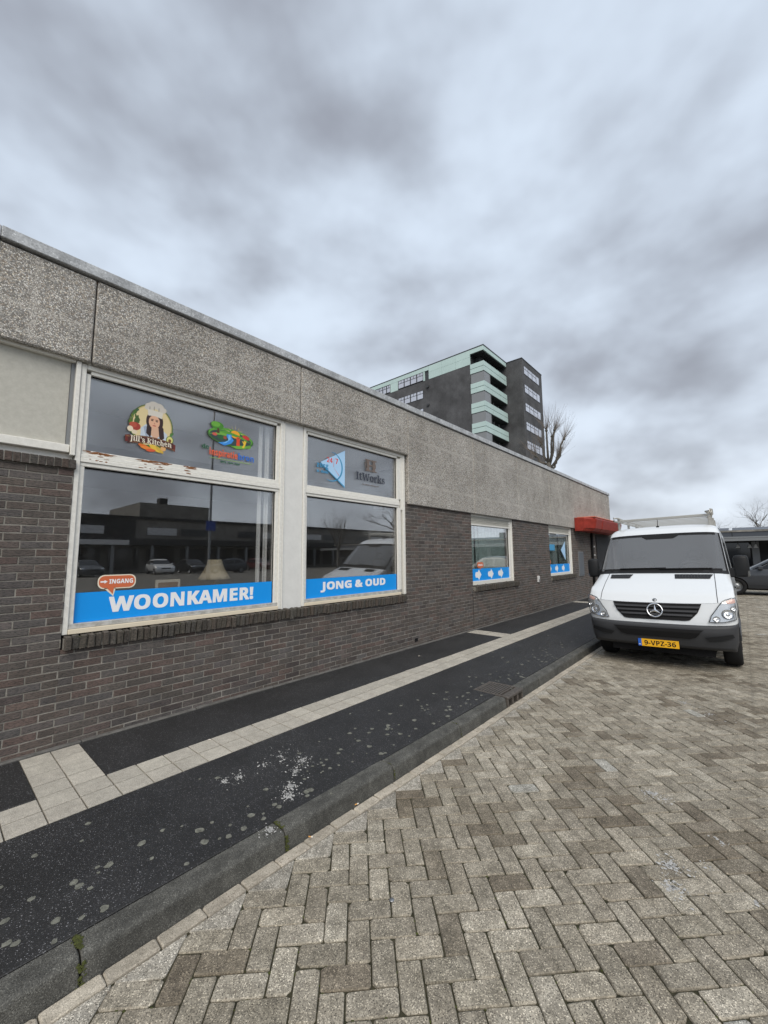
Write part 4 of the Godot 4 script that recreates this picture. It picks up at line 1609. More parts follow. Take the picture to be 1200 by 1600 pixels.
func spring_sticker(w: Node3D) -> void:
	var im := canvas(300, 230)
	var hill := Color(0.36, 0.62, 0.22)
	oval(im, 150, 120, 138, 62, Color(0.22, 0.40, 0.16), 0.05)
	oval(im, 150, 112, 132, 56, hill, 0.05)
	oval(im, 148, 122, 124, 48, Color(0.20, 0.28, 0.27), 0.05)
	blot(im, [Vector2(20, 120), Vector2(100, 84), Vector2(170, 96), Vector2(120, 112)], Color(0.45, 0.68, 0.26))
	for i in 7:                                              # sun and rays
		var a := PI + PI * (i + 0.5) / 7.0
		blot(im, [Vector2(172 + cos(a - 0.05) * 36, 84 + sin(a - 0.05) * 36), Vector2(172 + cos(a) * 66, 84 + sin(a) * 66), Vector2(172 + cos(a + 0.05) * 36, 84 + sin(a + 0.05) * 36)], Color(0.88, 0.80, 0.55))
	oval(im, 172, 88, 28, 28, Color(0.95, 0.66, 0.16))
	blot(im, [Vector2(60, 88), Vector2(120, 74), Vector2(220, 96), Vector2(270, 130), Vector2(200, 108), Vector2(120, 98)], Color(0.34, 0.60, 0.20))
	blot(im, [Vector2(122, 98), Vector2(150, 96), Vector2(150, 112), Vector2(164, 134), Vector2(150, 160), Vector2(110, 184), Vector2(72, 170), Vector2(112, 156), Vector2(134, 138), Vector2(122, 118)], Color(0.22, 0.55, 0.88))
	blot(im, [Vector2(132, 102), Vector2(142, 100), Vector2(146, 130), Vector2(118, 164), Vector2(96, 172), Vector2(130, 144)], Color(0.48, 0.74, 0.94))
	oval(im, 66, 52, 36, 28, Color(0.28, 0.54, 0.16))        # tree
	oval(im, 56, 44, 26, 18, Color(0.42, 0.68, 0.24))
	blot(im, [Vector2(66, 70), Vector2(76, 70), Vector2(80, 104), Vector2(64, 104)], Color(0.32, 0.22, 0.12))
	oval(im, 52, 116, 14, 11, Color(0.80, 0.36, 0.30))
	oval(im, 90, 128, 22, 16, Color(0.16, 0.38, 0.20))
	oval(im, 112, 126, 10, 12, Color(0.62, 0.32, 0.22))
	oval(im, 240, 94, 24, 14, Color(0.80, 0.20, 0.20), 0.4)
	blot(im, [Vector2(150, 180), Vector2(200, 162), Vector2(276, 150), Vector2(230, 182), Vector2(180, 190)], Color(0.45, 0.68, 0.24))
	oval(im, 190, 106, 7, 7, Color(0.86, 0.30, 0.14))        # two dancing figures
	blot(im, [Vector2(176, 104), Vector2(190, 118), Vector2(206, 104), Vector2(200, 132), Vector2(202, 166), Vector2(180, 166), Vector2(182, 130)], Color(0.86, 0.30, 0.14))
	oval(im, 232, 124, 6, 6, Color(0.92, 0.76, 0.20))
	blot(im, [Vector2(214, 122), Vector2(228, 132), Vector2(244, 120), Vector2(238, 148), Vector2(228, 174), Vector2(216, 172), Vector2(226, 148)], Color(0.92, 0.76, 0.20))
	oval(im, 258, 160, 16, 12, Color(0.40, 0.62, 0.24), -0.5)
	print_sheet(w, "spring_sticker", print_mat("spring_print", im), -2.115, -2.775, 2.93, 3.335, -0.0672)
	lettering(w, "de", M.vinyl_green, -2.085, -2.165, 2.925, 2.985, -0.0662, 0.6, false, -0.2)
	lettering(w, "inspiratie", M.vinyl_coral, -2.175, -2.535, 2.838, 2.955, -0.0662, 0.9, false, -0.15)
	lettering(w, "bron", M.vinyl_cobalt, -2.545, -2.762, 2.862, 2.955, -0.0662, 0.9, false, -0.15)
	var s := st_new()
	box(s, Vector3(-0.0672, 2.832, -2.73), Vector3(-0.0664, 2.838, -2.18))
	mi("underline", fin(s), M.vinyl_lime, w)
	var q := st_new()
	for i in 14:
		if i % 5 == 4:
			continue
		box(q, Vector3(-0.0672, 2.79 + 0.004 * (i % 3), -2.32 - 0.018 * i - 0.012), Vector3(-0.0664, 2.815, -2.32 - 0.018 * i))
	mi("small_print", fin(q), M.vinyl_green, w)


func clock_sticker(w: Node3D) -> void:
	var n := Vector3(1, 0, 0)
	var u := Vector3(0, 0, -1)
	var s := st_new()
	slab(s, PackedVector2Array([Vector2(3.877, 3.066), Vector2(4.378, 2.735), Vector2(4.384, 3.337)]), Vector3(-0.0685, 0, 0), u, Vector3.UP, n, 0.0008)
	mi("pale_triangle", fin(s), M.vinyl_sky, w)
	var r := st_new()
	var c := Vector2(4.10, 3.03)
	for i in 30:
		var a0 := -2.0 + i * (3.55 / 30)
		var a1 := a0 + 3.55 / 30
		var wd := 0.006 + 0.022 * sin(PI * (i + 0.5) / 30)
		slab(r, PackedVector2Array([c + Vector2(cos(a0), sin(a0)) * 0.235, c + Vector2(cos(a1), sin(a1)) * 0.235, c + Vector2(cos(a1), sin(a1)) * (0.235 - wd), c + Vector2(cos(a0), sin(a0)) * (0.235 - wd)]), Vector3(-0.0675, 0, 0), u, Vector3.UP, n, 0.0006)
	slab(r, PackedVector2Array([Vector2(3.87, 3.063), Vector2(3.885, 3.045), Vector2(4.378, 2.722), Vector2(4.372, 2.752)]), Vector3(-0.0675, 0, 0), u, Vector3.UP, n, 0.0006)
	mi("clock_ring", fin(r), M.vinyl_mid, w)
	var h := st_new()
	slab(h, PackedVector2Array([Vector2(4.135, 3.03), Vector2(4.145, 3.02), Vector2(4.262, 2.905), Vector2(4.255, 2.90)]), Vector3(-0.0665, 0, 0), u, Vector3.UP, n, 0.0006)
	slab(h, PackedVector2Array([Vector2(4.137, 3.03), Vector2(4.144, 3.03), Vector2(4.152, 3.17), Vector2(4.147, 3.17)]), Vector3(-0.0665, 0, 0), u, Vector3.UP, n, 0.0006)
	mi("clock_hands", fin(h), M.vinyl_red, w)
	lettering(w, "24", M.vinyl_red, -4.005, -4.120, 3.085, 3.165, -0.0665, 0.6, false, -0.1)
	lettering(w, "7", M.vinyl_red, -4.178, -4.232, 3.085, 3.175, -0.0665, 0.6, false, -0.1)
	lettering(w, "zorg", M.vinyl_mid, -3.805, -4.035, 2.955, 3.045, -0.0655, 1.0)
	var q := st_new()
	for i in 9:
		if i == 2:
			continue
		box(q, Vector3(-0.0675, 2.905, -3.81 - 0.026 * i - 0.016), Vector3(-0.0667, 2.945 - 0.006 * (i % 2), -3.81 - 0.026 * i))
	mi("small_print", fin(q), M.vinyl_mid, w)


func works_sticker(w: Node3D) -> void:
	lettering(w, "H", M.vinyl_brown, -4.86, -5.13, 3.085, 3.285, -0.0672, 1.2, true)
	var s := st_new()
	for e in [[4.885, 3.12, 3.25], [5.075, 3.12, 3.25]]:
		for i in 10:
			var a0 := TAU * i / 10
			var a1 := TAU * (i + 1) / 10
			var c := Vector2(e[0], (e[1] + e[2]) / 2)
			slab(s, PackedVector2Array([c + Vector2(cos(a0) * 0.045, sin(a0) * 0.06), c + Vector2(cos(a1) * 0.045, sin(a1) * 0.06), c + Vector2(cos(a1) * 0.028, sin(a1) * 0.042), c + Vector2(cos(a0) * 0.028, sin(a0) * 0.042)]), Vector3(-0.0678, 0, 0), Vector3(0, 0, -1), Vector3.UP, Vector3.RIGHT, 0.0006)
	mi("monogram_loops", fin(s), M.vinyl_brown, w)
	lettering(w, "ItWorks", M.vinyl_dark, -4.637, -5.346, 2.905, 3.045, -0.0672, 0.9, true)
	var q := st_new()
	for i in 16:
		if i == 2 or i == 7 or i == 13:
			continue
		box(q, Vector3(-0.0678, 2.835, -4.78 - 0.026 * i - 0.017), Vector3(-0.067, 2.852, -4.78 - 0.026 * i))
	mi("small_print", fin(q), M.vinyl_brown, w)


func small_window(b: Node3D, za: float, zb: float, which: int) -> void:
	var w := sub("side_window", b)
	w.set_meta("label", ["white window with three white arrows, next to the large shop windows", "white window with three white arrows, beside the red canopy"][which])
	var f := st_new()
	frame_bar(f, -0.13, -0.05, 0.955, 2.63, za, za - 0.05)
	frame_bar(f, -0.13, -0.03, 0.955, 2.63, zb, zb + 0.05)
	frame_bar(f, -0.13, -0.055, 0.955, 2.54, zb + 0.051, zb + 0.17)
	frame_bar(f, -0.13, -0.055, 0.955, 1.044, za - 0.051, zb + 0.17)
	frame_bar(f, -0.13, -0.045, 2.55, 2.635, za - 0.051, zb + 0.051)
	frame_bar(f, -0.13, -0.04, 2.34, 2.375, za - 0.051, zb + 0.10)
	mi("frame", fin(f), M.frame_paint, w)
	var sh := sub("shutter_box", w)
	for i in 5:
		mi("shutter_slat", box_mesh(Vector3(-0.12, 2.378 + i * 0.034, zb + 0.10), Vector3(-0.052 - 0.004 * (i % 2), 2.409 + i * 0.034, za - 0.052), 0.006), M.infill_board, sh)
	var gb := zb + 0.171
	mi("glass_pane", pane_mesh(-0.09, 1.04, 2.345, za - 0.04, gb - 0.005), M.window_glass, w)
	mi("gasket", box_mesh(Vector3(-0.095, 1.32, gb + 0.0), Vector3(-0.08, 2.34, gb + 0.014)), M.rubber, w)
	mi("vinyl_band", box_mesh(Vector3(-0.0898, 1.046, gb + 0.002), Vector3(-0.0882, 1.325, za - 0.05)), M.vinyl_blue, w)
	for c in ([8.70, 9.33, 9.88] if which == 0 else [13.42, 14.06, 14.72]):
		var s := st_new()
		var poly := PackedVector2Array([Vector2(c - 0.14, 1.125), Vector2(c - 0.03, 1.115), Vector2(c + 0.01, 1.06), Vector2(c + 0.13, 1.185), Vector2(c + 0.01, 1.305), Vector2(c - 0.03, 1.25), Vector2(c - 0.14, 1.245), Vector2(c - 0.17, 1.185)])
		slab(s, poly, Vector3(-0.0878, 0, 0), Vector3(0, 0, -1), Vector3.UP, Vector3.RIGHT, 0.001)
		mi("arrow", fin(s), M.vinyl_white, w)
	var q := st_new()
	var c0 := 8.79 if which == 0 else 13.36
	slab(q, rounded_poly(c0 - 0.15, c0 + 0.15, 1.345, 1.475, 0.05), Vector3(-0.0878, 0, 0), Vector3(0, 0, -1), Vector3.UP, Vector3.RIGHT, 0.001)
	slab(q, PackedVector2Array([Vector2(c0 - 0.05, 1.35), Vector2(c0 + 0.02, 1.35), Vector2(c0 + 0.02, 1.29)]), Vector3(-0.0878, 0, 0), Vector3(0, 0, -1), Vector3.UP, Vector3.RIGHT, 0.0009)
	mi("speech_bubble", fin(q), M.vinyl_orange, w)
	lettering(w, "INGANG", M.vinyl_white, -c0 + 0.11, -c0 - 0.11, 1.388, 1.432, -0.0866, 1.4)
	if which == 1:
		var s := st_new()
		slab(s, PackedVector2Array([Vector2(14.55, 1.80), Vector2(15.0, 1.45), Vector2(15.0, 2.1)]), Vector3(-0.0885, 0, 0), Vector3(0, 0, -1), Vector3.UP, Vector3.RIGHT, 0.001)
		mi("pale_triangle", fin(s), M.vinyl_sky, w)
		mi("poster", box_mesh(Vector3(-0.0895, 1.78, -13.95), Vector3(-0.0882, 1.98, -13.45)), M.vinyl_mid, w)


# ------------------------------------------------------------------ behind the glass
func curtain(s: SurfaceTool, x: float, za: float, zb: float, y0: float, y1: float, fold: float, amp: float, lean := 0.0) -> void:
	var n := maxi(6, int(absf(zb - za) / 0.012))
	for i in n:
		for k in 4:
			var f := func(ii: int, kk: int) -> Vector3:
				var t := float(ii) / n
				var y := lerpf(y1, y0, kk / 4.0)
				var spread := 1.0 + lean * kk / 4.0
				var zz := za + (zb - za) * t * spread
				return Vector3(x + amp * sin(TAU * t * absf(zb - za) / fold) * (0.7 + 0.3 * sin(t * 9.0)), y, zz)
			quad(s, f.call(i, k), f.call(i + 1, k), f.call(i + 1, k + 1), f.call(i, k + 1))


func build_interior() -> void:
	var b: Node3D = get_node("brick_building")
	mi("room_floor", box_mesh(Vector3(-8.8, -0.1, -21.1), Vector3(-0.17, 0.1, 7.8)), M.room_floor, b)
	mi("room_ceiling", box_mesh(Vector3(-1.33, 3.47, -6.4), Vector3(-0.20, 3.52, 7.8)), M.room_ceiling, b)
	mi("ceiling_bulkhead", box_mesh(Vector3(-8.8, 3.05, -21.1), Vector3(-1.335, 3.519, 7.8)), M.room_wall, b)
	mi("room_ceiling", box_mesh(Vector3(-1.33, 2.66, -21.1), Vector3(-0.17, 2.72, -6.41)), M.room_ceiling, b)
	mi("room_back_wall", box_mesh(Vector3(-5.2, 0.1, -21.1), Vector3(-5.1, 3.05, 7.8)), M.room_plaster, b)
	mi("partition", box_mesh(Vector3(-5.09, 0.1, -6.5), Vector3(-0.18, 3.05, -6.42)), M.room_wall, b)
	mi("window_board", box_mesh(Vector3(-0.42, 0.93, -5.84), Vector3(-0.115, 0.965, -0.89), 0.005), M.room_ceiling, b)
	mi("inner_parapet", box_mesh(Vector3(-0.2, 0.1, -21.1), Vector3(-0.165, 0.93, 7.8)), M.room_wall, b)
	# curtains
	var s := st_new(true)
	curtain(s, -0.19, -2.90, -2.955, 1.0, 3.42, 0.04, 0.012)
	curtain(s, -0.19, -3.00, -3.06, 1.0, 3.42, 0.05, 0.012)
	tag(mi("sheer_curtain", fin(s), M.curtain_white, self), "gathered white sheer curtain behind the wide window beside the pier", "curtain", "")
	var s2 := st_new(true)
	curtain(s2, -0.165, -8.25, -8.66, 1.0, 2.6, 0.14, 0.015)
	curtain(s2, -0.165, -8.72, -8.80, 1.0, 2.6, 0.09, 0.02, 2.6)
	curtain(s2, -0.175, -8.90, -10.3, 1.0, 2.6, 0.17, 0.016)
	tag(mi("mint_curtain", fin(s2), M.curtain_mint, self), "pale mint curtain hanging parted behind the first arrow window", "curtain")
	var s3 := st_new(true)
	curtain(s3, -0.17, -13.25, -14.5, 1.0, 2.6, 0.16, 0.016)
	curtain(s3, -0.175, -14.6, -15.5, 1.0, 2.6, 0.14, 0.016)
	tag(mi("mint_curtain", fin(s3), M.curtain_mint, self), "pale mint curtain behind the arrow window beside the red canopy", "curtain")
	# table with a lamp and a picture frame
	var t := thing("side_table", "small wooden table behind the wide shop window, mostly hidden by the blue band", "table", Vector3(-0.68, 0.1, -2.45))
	mi("table_top", box_mesh(Vector3(-0.25, 0.98, -0.75), Vector3(0.22, 1.01, 0.75), 0.005), M.wood, t)
	for x in [-0.21, 0.18]:
		for z in [-0.7, 0.7]:
			mi("leg", box_mesh(Vector3(x - 0.02, 0.0, z - 0.02), Vector3(x + 0.02, 0.979, z + 0.02), 0.003), M.wood, t)
	var l := thing("table_lamp", "table lamp with flared cream shade standing behind the wide shop window", "lamp", Vector3(-0.66, 1.111, -2.58))
	mi("shade", lathe([Vector2(0.085, 0.50), Vector2(0.10, 0.44), Vector2(0.135, 0.36), Vector2(0.175, 0.29), Vector2(0.205, 0.245), Vector2(0.20, 0.245), Vector2(0.17, 0.29), Vector2(0.13, 0.36), Vector2(0.095, 0.44), Vector2(0.08, 0.50)], 24), M.shade_cloth, l)
	mi("stem", lathe([Vector2(0.0, 0.40), Vector2(0.012, 0.40), Vector2(0.012, 0.20), Vector2(0.04, 0.14), Vector2(0.05, 0.08), Vector2(0.02, 0.03), Vector2(0.08, 0.015), Vector2(0.08, 0.0), Vector2(0.0, 0.0)], 16), M.wood, l)
	var p := thing("picture_frame", "small pale wooden picture frame standing behind the blue window band", "picture frame", Vector3(-0.55, 1.111, -1.96))
	mi("frame", box_mesh(Vector3(-0.01, 0.0, -0.14), Vector3(0.01, 0.27, 0.14), 0.004), M.vinyl_cream, p)
	mi("picture", box_mesh(Vector3(0.0101, 0.03, -0.11), Vector3(0.012, 0.24, 0.11)), M.wood, p)


# ------------------------------------------------------------------ tower behind the roof
func build_tower() -> void:
	var at := Vector3(-21.03, 0.0, -50.82)
	var t := thing("apartment_tower", "tall dark brick apartment tower with mint balcony bands behind the low roof", "building", at)
	var bm := func(called: String, lo: Vector3, hi: Vector3, m: Material, parent: Node = t, bev := 0.0) -> MeshInstance3D:
		return mi(called, box_mesh(lo - at, hi - at, bev), m, parent)
	bm.call("wall", Vector3(-60, -0.3, -75), Vector3(-23.2, 29.35, -50.82), M.tower_brick)
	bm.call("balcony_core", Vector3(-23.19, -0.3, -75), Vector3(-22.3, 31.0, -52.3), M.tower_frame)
	bm.call("stair_wing", Vector3(-30, -0.3, -66.5), Vector3(-18.55, 31.6, -58.4), M.tower_brick)
	bm.call("wing_coping", Vector3(-30.1, 31.601, -66.55), Vector3(-18.5, 31.72, -58.35), M.tower_frame)
	# mint top storey
	bm.call("attic_core", Vector3(-59.9, 29.351, -74.9), Vector3(-23.2, 31.55, -50.95), M.tower_frame)
	for x in range(0, 15):
		var xa := -23.2 - x * 2.45
		for r in 2:
			var y0 := 29.37 + r * 1.14
			# leave the window openings free
			var hole := false
			for w in [[-36.8, -31.6], [-42.0, -38.5]]:
				if xa - 2.43 < w[1] - 0.05 and xa > w[0] + 0.05:
					hole = true
			if hole and r == 0:
				continue
			bm.call("mint_panel", Vector3(xa - 2.43, (30.9 if hole else y0), -50.949), Vector3(xa, y0 + 1.12 + (0.03 if r else 0.0), -50.80), M.mint_panel)
	for w in [[-31.6, -29.08], [-38.5, -37.0]]:
		bm.call("mint_panel", Vector3(w[0], 29.37, -50.949), Vector3(w[0] + 0.27 if w[0] > -32 else -36.85, 30.88, -50.81), M.mint_panel)
	bm.call("roof_edge", Vector3(-60, 31.56, -59), Vector3(-20.98, 31.72, -50.78), M.tower_frame)
	for i in 3:
		bm.call("mint_panel", Vector3(-21.2, 30.92, -50.80 - 2.5 * (i + 1) + 0.02), Vector3(-21.02, 31.55, -50.80 - 2.5 * i), M.mint_panel)
	bm.call("mint_panel", Vector3(-23.18, 30.92, -50.949), Vector3(-21.21, 31.55, -50.80), M.mint_panel)
	bm.call("soffit", Vector3(-23.18, 30.86, -58.3), Vector3(-21.25, 30.915, -50.96), M.tower_frame)
	# balcony bands, glass screens and rooms behind, floor by floor
	for k in 8:
		var top := 29.3 - 2.97 * k
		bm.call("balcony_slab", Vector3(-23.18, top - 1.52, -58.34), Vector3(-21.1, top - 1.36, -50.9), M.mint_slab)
		for r in 2:
			var y1 := top - 0.76 * r
			bm.call("mint_panel", Vector3(-23.2, y1 - 0.69, -50.90), Vector3(-21.14, y1, -50.80), M.mint_panel)
			for i in 3:
				bm.call("mint_panel", Vector3(-21.13, y1 - 0.69, -50.80 - 2.5 * (i + 1) + 0.06), Vector3(-21.03, y1, -50.80 - 2.5 * i), M.mint_panel)
		var gy0 := top - 2.94
		var gy1 := top - 1.53
		var sc := sub("glass_screen", t)
		bm.call("pane", Vector3(-23.15, gy0, -50.93), Vector3(-21.12, gy1, -50.87), M.balcony_glass, sc)
		bm.call("pane", Vector3(-21.16, gy0, -52.75), Vector3(-21.10, gy1, -50.95), M.balcony_glass, sc)
		bm.call("end_post", Vector3(-21.2, gy0, -52.85), Vector3(-21.05, gy1, -52.76), M.tower_frame, sc)
		for z in [-53.3, -55.2, -56.9]:
			var wn := sub("window", t)
			bm.call("pane", Vector3(-22.3, gy0 + 0.35, z - 1.25), Vector3(-22.24, gy1 - 0.1, z), M.tower_pane_dark, wn)
			bm.call("frame", Vector3(-22.26, gy0 + 0.28, z - 1.3), Vector3(-22.2, gy0 + 0.34, z + 0.05), M.tower_frame_pale, wn)
			bm.call("mullion", Vector3(-22.24, gy0 + 0.35, z - 0.65), Vector3(-22.19, gy1 - 0.1, z - 0.58), M.tower_frame_pale, wn)
	# windows of the long front
	for e in [[-36.8, -31.6, 29.5, 30.88], [-42.0, -38.5, 29.5, 30.85]]:
		tower_window(t, at, "z", e[0], e[1], e[2], e[3], -50.86, 4)
	for k in 6:
		tower_window(t, at, "z", -36.8, -31.6, 26.5 - 2.97 * k, 27.87 - 2.97 * k, -50.82, 4)
		tower_window(t, at, "z", -43.0, -38.5, 26.5 - 2.97 * k, 27.87 - 2.97 * k, -50.82, 3)
		bm.call("overflow_box", Vector3(-30.9, 28.0 - 2.97 * k, -50.82), Vector3(-30.5, 28.3 - 2.97 * k, -50.6), M.tower_frame)
	# windows of the stair wing
	for k in 8:
		tower_window(t, at, "x", -65.5, -58.95, 29.3 - 2.95 * k, 30.62 - 2.95 * k, -18.55, 4)
	bm.call("flue", Vector3(-28.0, 31.6, -56), Vector3(-27.7, 32.4, -55.7), M.tower_frame)


# a strip window: frame, mullions, a transom and panes; set into the wall by its own box
func tower_window(t: Node3D, at: Vector3, face: String, a: float, c: float, y0: float, y1: float, plane: float, bays: int) -> void:
	var w := sub("window", t)
	var put := func(called: String, a0: float, a1: float, ya: float, yb: float, d0: float, d1: float, m: Material) -> void:
		var lo := Vector3(a0, ya, plane + d0) if face == "z" else Vector3(plane + d0, ya, a0)
		var hi := Vector3(a1, yb, plane + d1) if face == "z" else Vector3(plane + d1, yb, a1)
		mi(called, box_mesh(lo - at, hi - at), m, w)
	put.call("surround", a, c, y0, y1, 0.0, 0.03, M.tower_frame)
	var n := bays
	var step := (c - a) / n
	for i in n:
		var l := a + step * i + 0.11
		var r := a + step * (i + 1) - 0.11
		var yt := lerpf(y0, y1, 0.62)
		if face == "x" and i == 0:
			put.call("pane", l + 0.35, r, y0 + 0.07, y1 - 0.07, 0.031, 0.05, M.tower_pane)
			continue
		put.call("pane", l, r, y0 + 0.07, yt - 0.05, 0.031, 0.05, M.tower_pane)
		var mid := (l + r) / 2
		put.call("pane", l, mid - 0.05, yt + 0.05, y1 - 0.07, 0.031, 0.05, M.tower_pane)
		put.call("pane", mid + 0.05, r, yt + 0.05, y1 - 0.07, 0.031, 0.05, M.tower_pane)


# ------------------------------------------------------------------ shops behind the van
func build_far_shops() -> void:
	var at := Vector3(14.0, 0.0, -40.0)
	var t := thing("shop_block", "low dark shop block with grey awning and roof panels behind the white van", "building", at)
	var bm := func(called: String, lo: Vector3, hi: Vector3, m: Material, parent: Node = t) -> MeshInstance3D:
		return mi(called, box_mesh(lo - at, hi - at), m, parent)
	bm.call("wall", Vector3(-12, -0.3, -52), Vector3(40, 3.2, -40.0), M.dark_wall)
	bm.call("roof", Vector3(-12.2, 3.2, -52), Vector3(40.2, 3.34, -39.8), M.grey_wall)
	for i in 16:
		var x := -4.0 + i * 2.7
		bm.call("fascia_panel", Vector3(x, 2.80, -39.995), Vector3(x + 2.66, 3.18, -39.85), plain("fascia_slate", lin(0.055, 0.062, 0.075), 0.5) if not M.has("fascia_slate") else M["fascia_slate"])
	var aw := sub("awning", t)
	bm.call("awning_roof", Vector3(-12, 2.68, -39.84), Vector3(40, 2.78, -37.2), M.steel_grey, aw)
	bm.call("awning_edge", Vector3(-12, 2.48, -37.2), Vector3(40, 2.66, -37.1), M.steel_grey, aw)
	for i in 20:
		bm.call("bracket", Vector3(-10 + i * 2.4, 2.60, -39.8), Vector3(-9.9 + i * 2.4, 2.675, -37.2), M.rubber, aw)
	for i in 14:
		var x := -11.0 + i * 3.4
		var w := sub("shop_front", t)
		bm.call("pane", Vector3(x, 0.45, -39.99), Vector3(x + 2.4, 2.4, -39.95), M.dark_pane, w)
		bm.call("post", Vector3(x + 2.5, 0.0, -39.99), Vector3(x + 2.9, 2.47, -39.9), M.steel_grey, w)
	for i in 18:
		var x := -11.5 + i * 2.6
		var s := st_new()
		var p := [Vector3(x, 3.36, -40.6), Vector3(x + 2.4, 3.36, -40.6), Vector3(x + 2.4, 3.62, -41.9), Vector3(x, 3.62, -41.9)]
		for q in 4:
			p[q] -= at
		quad(s, p[0], p[3], p[2], p[1])
		quad(s, p[0] - Vector3(0, 0.05, 0), p[1] - Vector3(0, 0.05, 0), p[2] - Vector3(0, 0.05, 0), p[3] - Vector3(0, 0.05, 0))
		for q in 4:
			quad(s, p[q], p[(q + 1) % 4], p[(q + 1) % 4] - Vector3(0, 0.05, 0), p[q] - Vector3(0, 0.05, 0))
		mi("solar_panel", fin(s), M.solar_panel, t)
		bm.call("panel_foot", Vector3(x + 1.1, 3.34, -41.9), Vector3(x + 1.3, 3.56, -41.8), M.steel_grey)
	for e in [[-8.0, 0.9], [9.5, 0.5], [15.0, 0.8]]:
		bm.call("roof_vent", Vector3(e[0], 3.34, -43.0), Vector3(e[0] + 0.5, 3.34 + e[1], -42.5), M.steel_grey)
	# hanging bell lamps under the awning
	for x in [4.36, 4.98, 5.3, 6.6, 8.2]:
		var l := thing("bell_lamp", "white bell lamp hanging under the grey awning of the dark shops", "lamp", Vector3(x, 2.0, -38.6), "bell lamps under the awning")
		mi("shade", lathe([Vector2(0.02, 0.26), Vector2(0.06, 0.22), Vector2(0.085, 0.10), Vector2(0.14, 0.0), Vector2(0.13, 0.0), Vector2(0.075, 0.10), Vector2(0.05, 0.2)], 16), M.shop_white, l)
		mi("rod", tube_mesh([Vector3(0, 0.24, 0), Vector3(0, 0.5, 0), Vector3(0, 0.679, 0)], 0.012, 6), M.rubber, l)


# ------------------------------------------------------------------ shop row across the car park (mirrored in the glass)
func build_across_row() -> void:
	var at := Vector3(46.0, 0.0, -30.0)
	var t := thing("shopping_row", "long flat grey shopping row with dark awning across the car park", "building", at)
	var bm := func(called: String, lo: Vector3, hi: Vector3, m: Material, parent: Node = t) -> MeshInstance3D:
		return mi(called, box_mesh(lo - at, hi - at), m, parent)
	bm.call("wall", Vector3(46, -0.3, -75), Vector3(60, 6.0, 30), M.grey_wall)
	bm.call("roof_edge", Vector3(45.8, 6.0, -75.2), Vector3(60.2, 6.3, 30.2), M.dark_wall)
	bm.call("upper_block", Vector3(46.5, 6.3, -24), Vector3(58, 8.0, -16), M.grey_wall)
	bm.call("awning", Vector3(42.8, 3.0, -74), Vector3(45.99, 3.7, 29), M.dark_wall)
	bm.call("upper_dark", Vector3(45.9, 3.71, -15.5), Vector3(45.99, 5.9, 29), M.dark_wall)
	for i in 26:
		var z := 24.0 - i * 3.7
		var w := sub("shop_front", t)
		bm.call("pane", Vector3(45.9, 0.4, z - 3.0), Vector3(45.985, 2.7, z), M.dark_pane, w)
		bm.call("post", Vector3(43.0, 0.0, z - 3.5), Vector3(43.25, 2.99, z - 3.2), M.steel_grey, w)
		if i % 3 != 1:
			var u := sub("upper_window", t)
			bm.call("pane", Vector3(45.85, 4.25, z - 3.2), Vector3(45.89, 5.1, z), M.shop_white if i % 2 else M.tower_pane_dark, u)
	bm.call("sign_board", Vector3(42.7, 3.0, -14.0), Vector3(42.79, 3.5, -9.5), M.shop_white)
	bm.call("sign_board", Vector3(42.7, 2.95, -46.0), Vector3(42.79, 3.45, -42.5), M.sign_green)
	bm.call("roof_plant", Vector3(48, 8.0, -19.5), Vector3(49, 8.9, -18.6), M.dark_wall)
	bm.call("roof_plant", Vector3(48, 6.3, -40), Vector3(51, 7.1, -37), M.grey_wall)
	# lamp post with a blue sign
	var l := thing("lamp_post", "tall grey lamp post with small blue sign in the car park", "lamp post", Vector3(24.0, 0.055, -13.6))
	mi("pole", lathe([Vector2(0.0, 0.0), Vector2(0.16, 0.0), Vector2(0.16, 0.6), Vector2(0.10, 0.8), Vector2(0.07, 9.0), Vector2(0.05, 13.0), Vector2(0.0, 13.0)], 12), M.steel_grey, l)
	mi("sign", box_mesh(Vector3(-0.12, 3.5, -0.35), Vector3(-0.08, 4.2, 0.35), 0.005), M.sign_blue, l)
	mi("lamp_head", box_mesh(Vector3(-0.9, 12.9, -0.15), Vector3(0.1, 13.05, 0.15), 0.03), M.steel_grey, l)


# ------------------------------------------------------------------ bare trees
func limb(s: SurfaceTool, tw: SurfaceTool, g: RandomNumberGenerator, p: Vector3, d: Vector3, len_: float, r: float, depth: int, droop: float) -> void:
	var pts := [p]
	var rr := [r]
	var dir := d
	var q := p
	var n := 4
	for i in n:
		dir = (dir + Vector3(g.randfn(0, 0.14), g.randfn(0.05, 0.1), g.randfn(0, 0.14))).normalized()
		q += dir * len_ / n
		pts.append(q)
		rr.append(lerpf(r, r * 0.55, float(i + 1) / n))
	tube(s if depth > 1 else tw, pts, rr, 7 if depth > 2 else (5 if depth > 1 else 3), false)
	if depth <= 0:
		return
	var kids := 3 if depth > 1 else 5
	for i in kids:
		var t := g.randf_range(0.45, 1.0) if i else 1.0
		var at: Vector3 = (pts[int(t * n)] as Vector3)
		var side := Vector3(g.randfn(0, 1), g.randfn(0.25, 0.5), g.randfn(0, 1)).normalized()
		limb(s, tw, g, at, (dir * 0.9 + side * 0.85).normalized(), len_ * g.randf_range(0.55, 0.8), float(rr[int(t * n)]) * 0.62, depth - 1, droop)


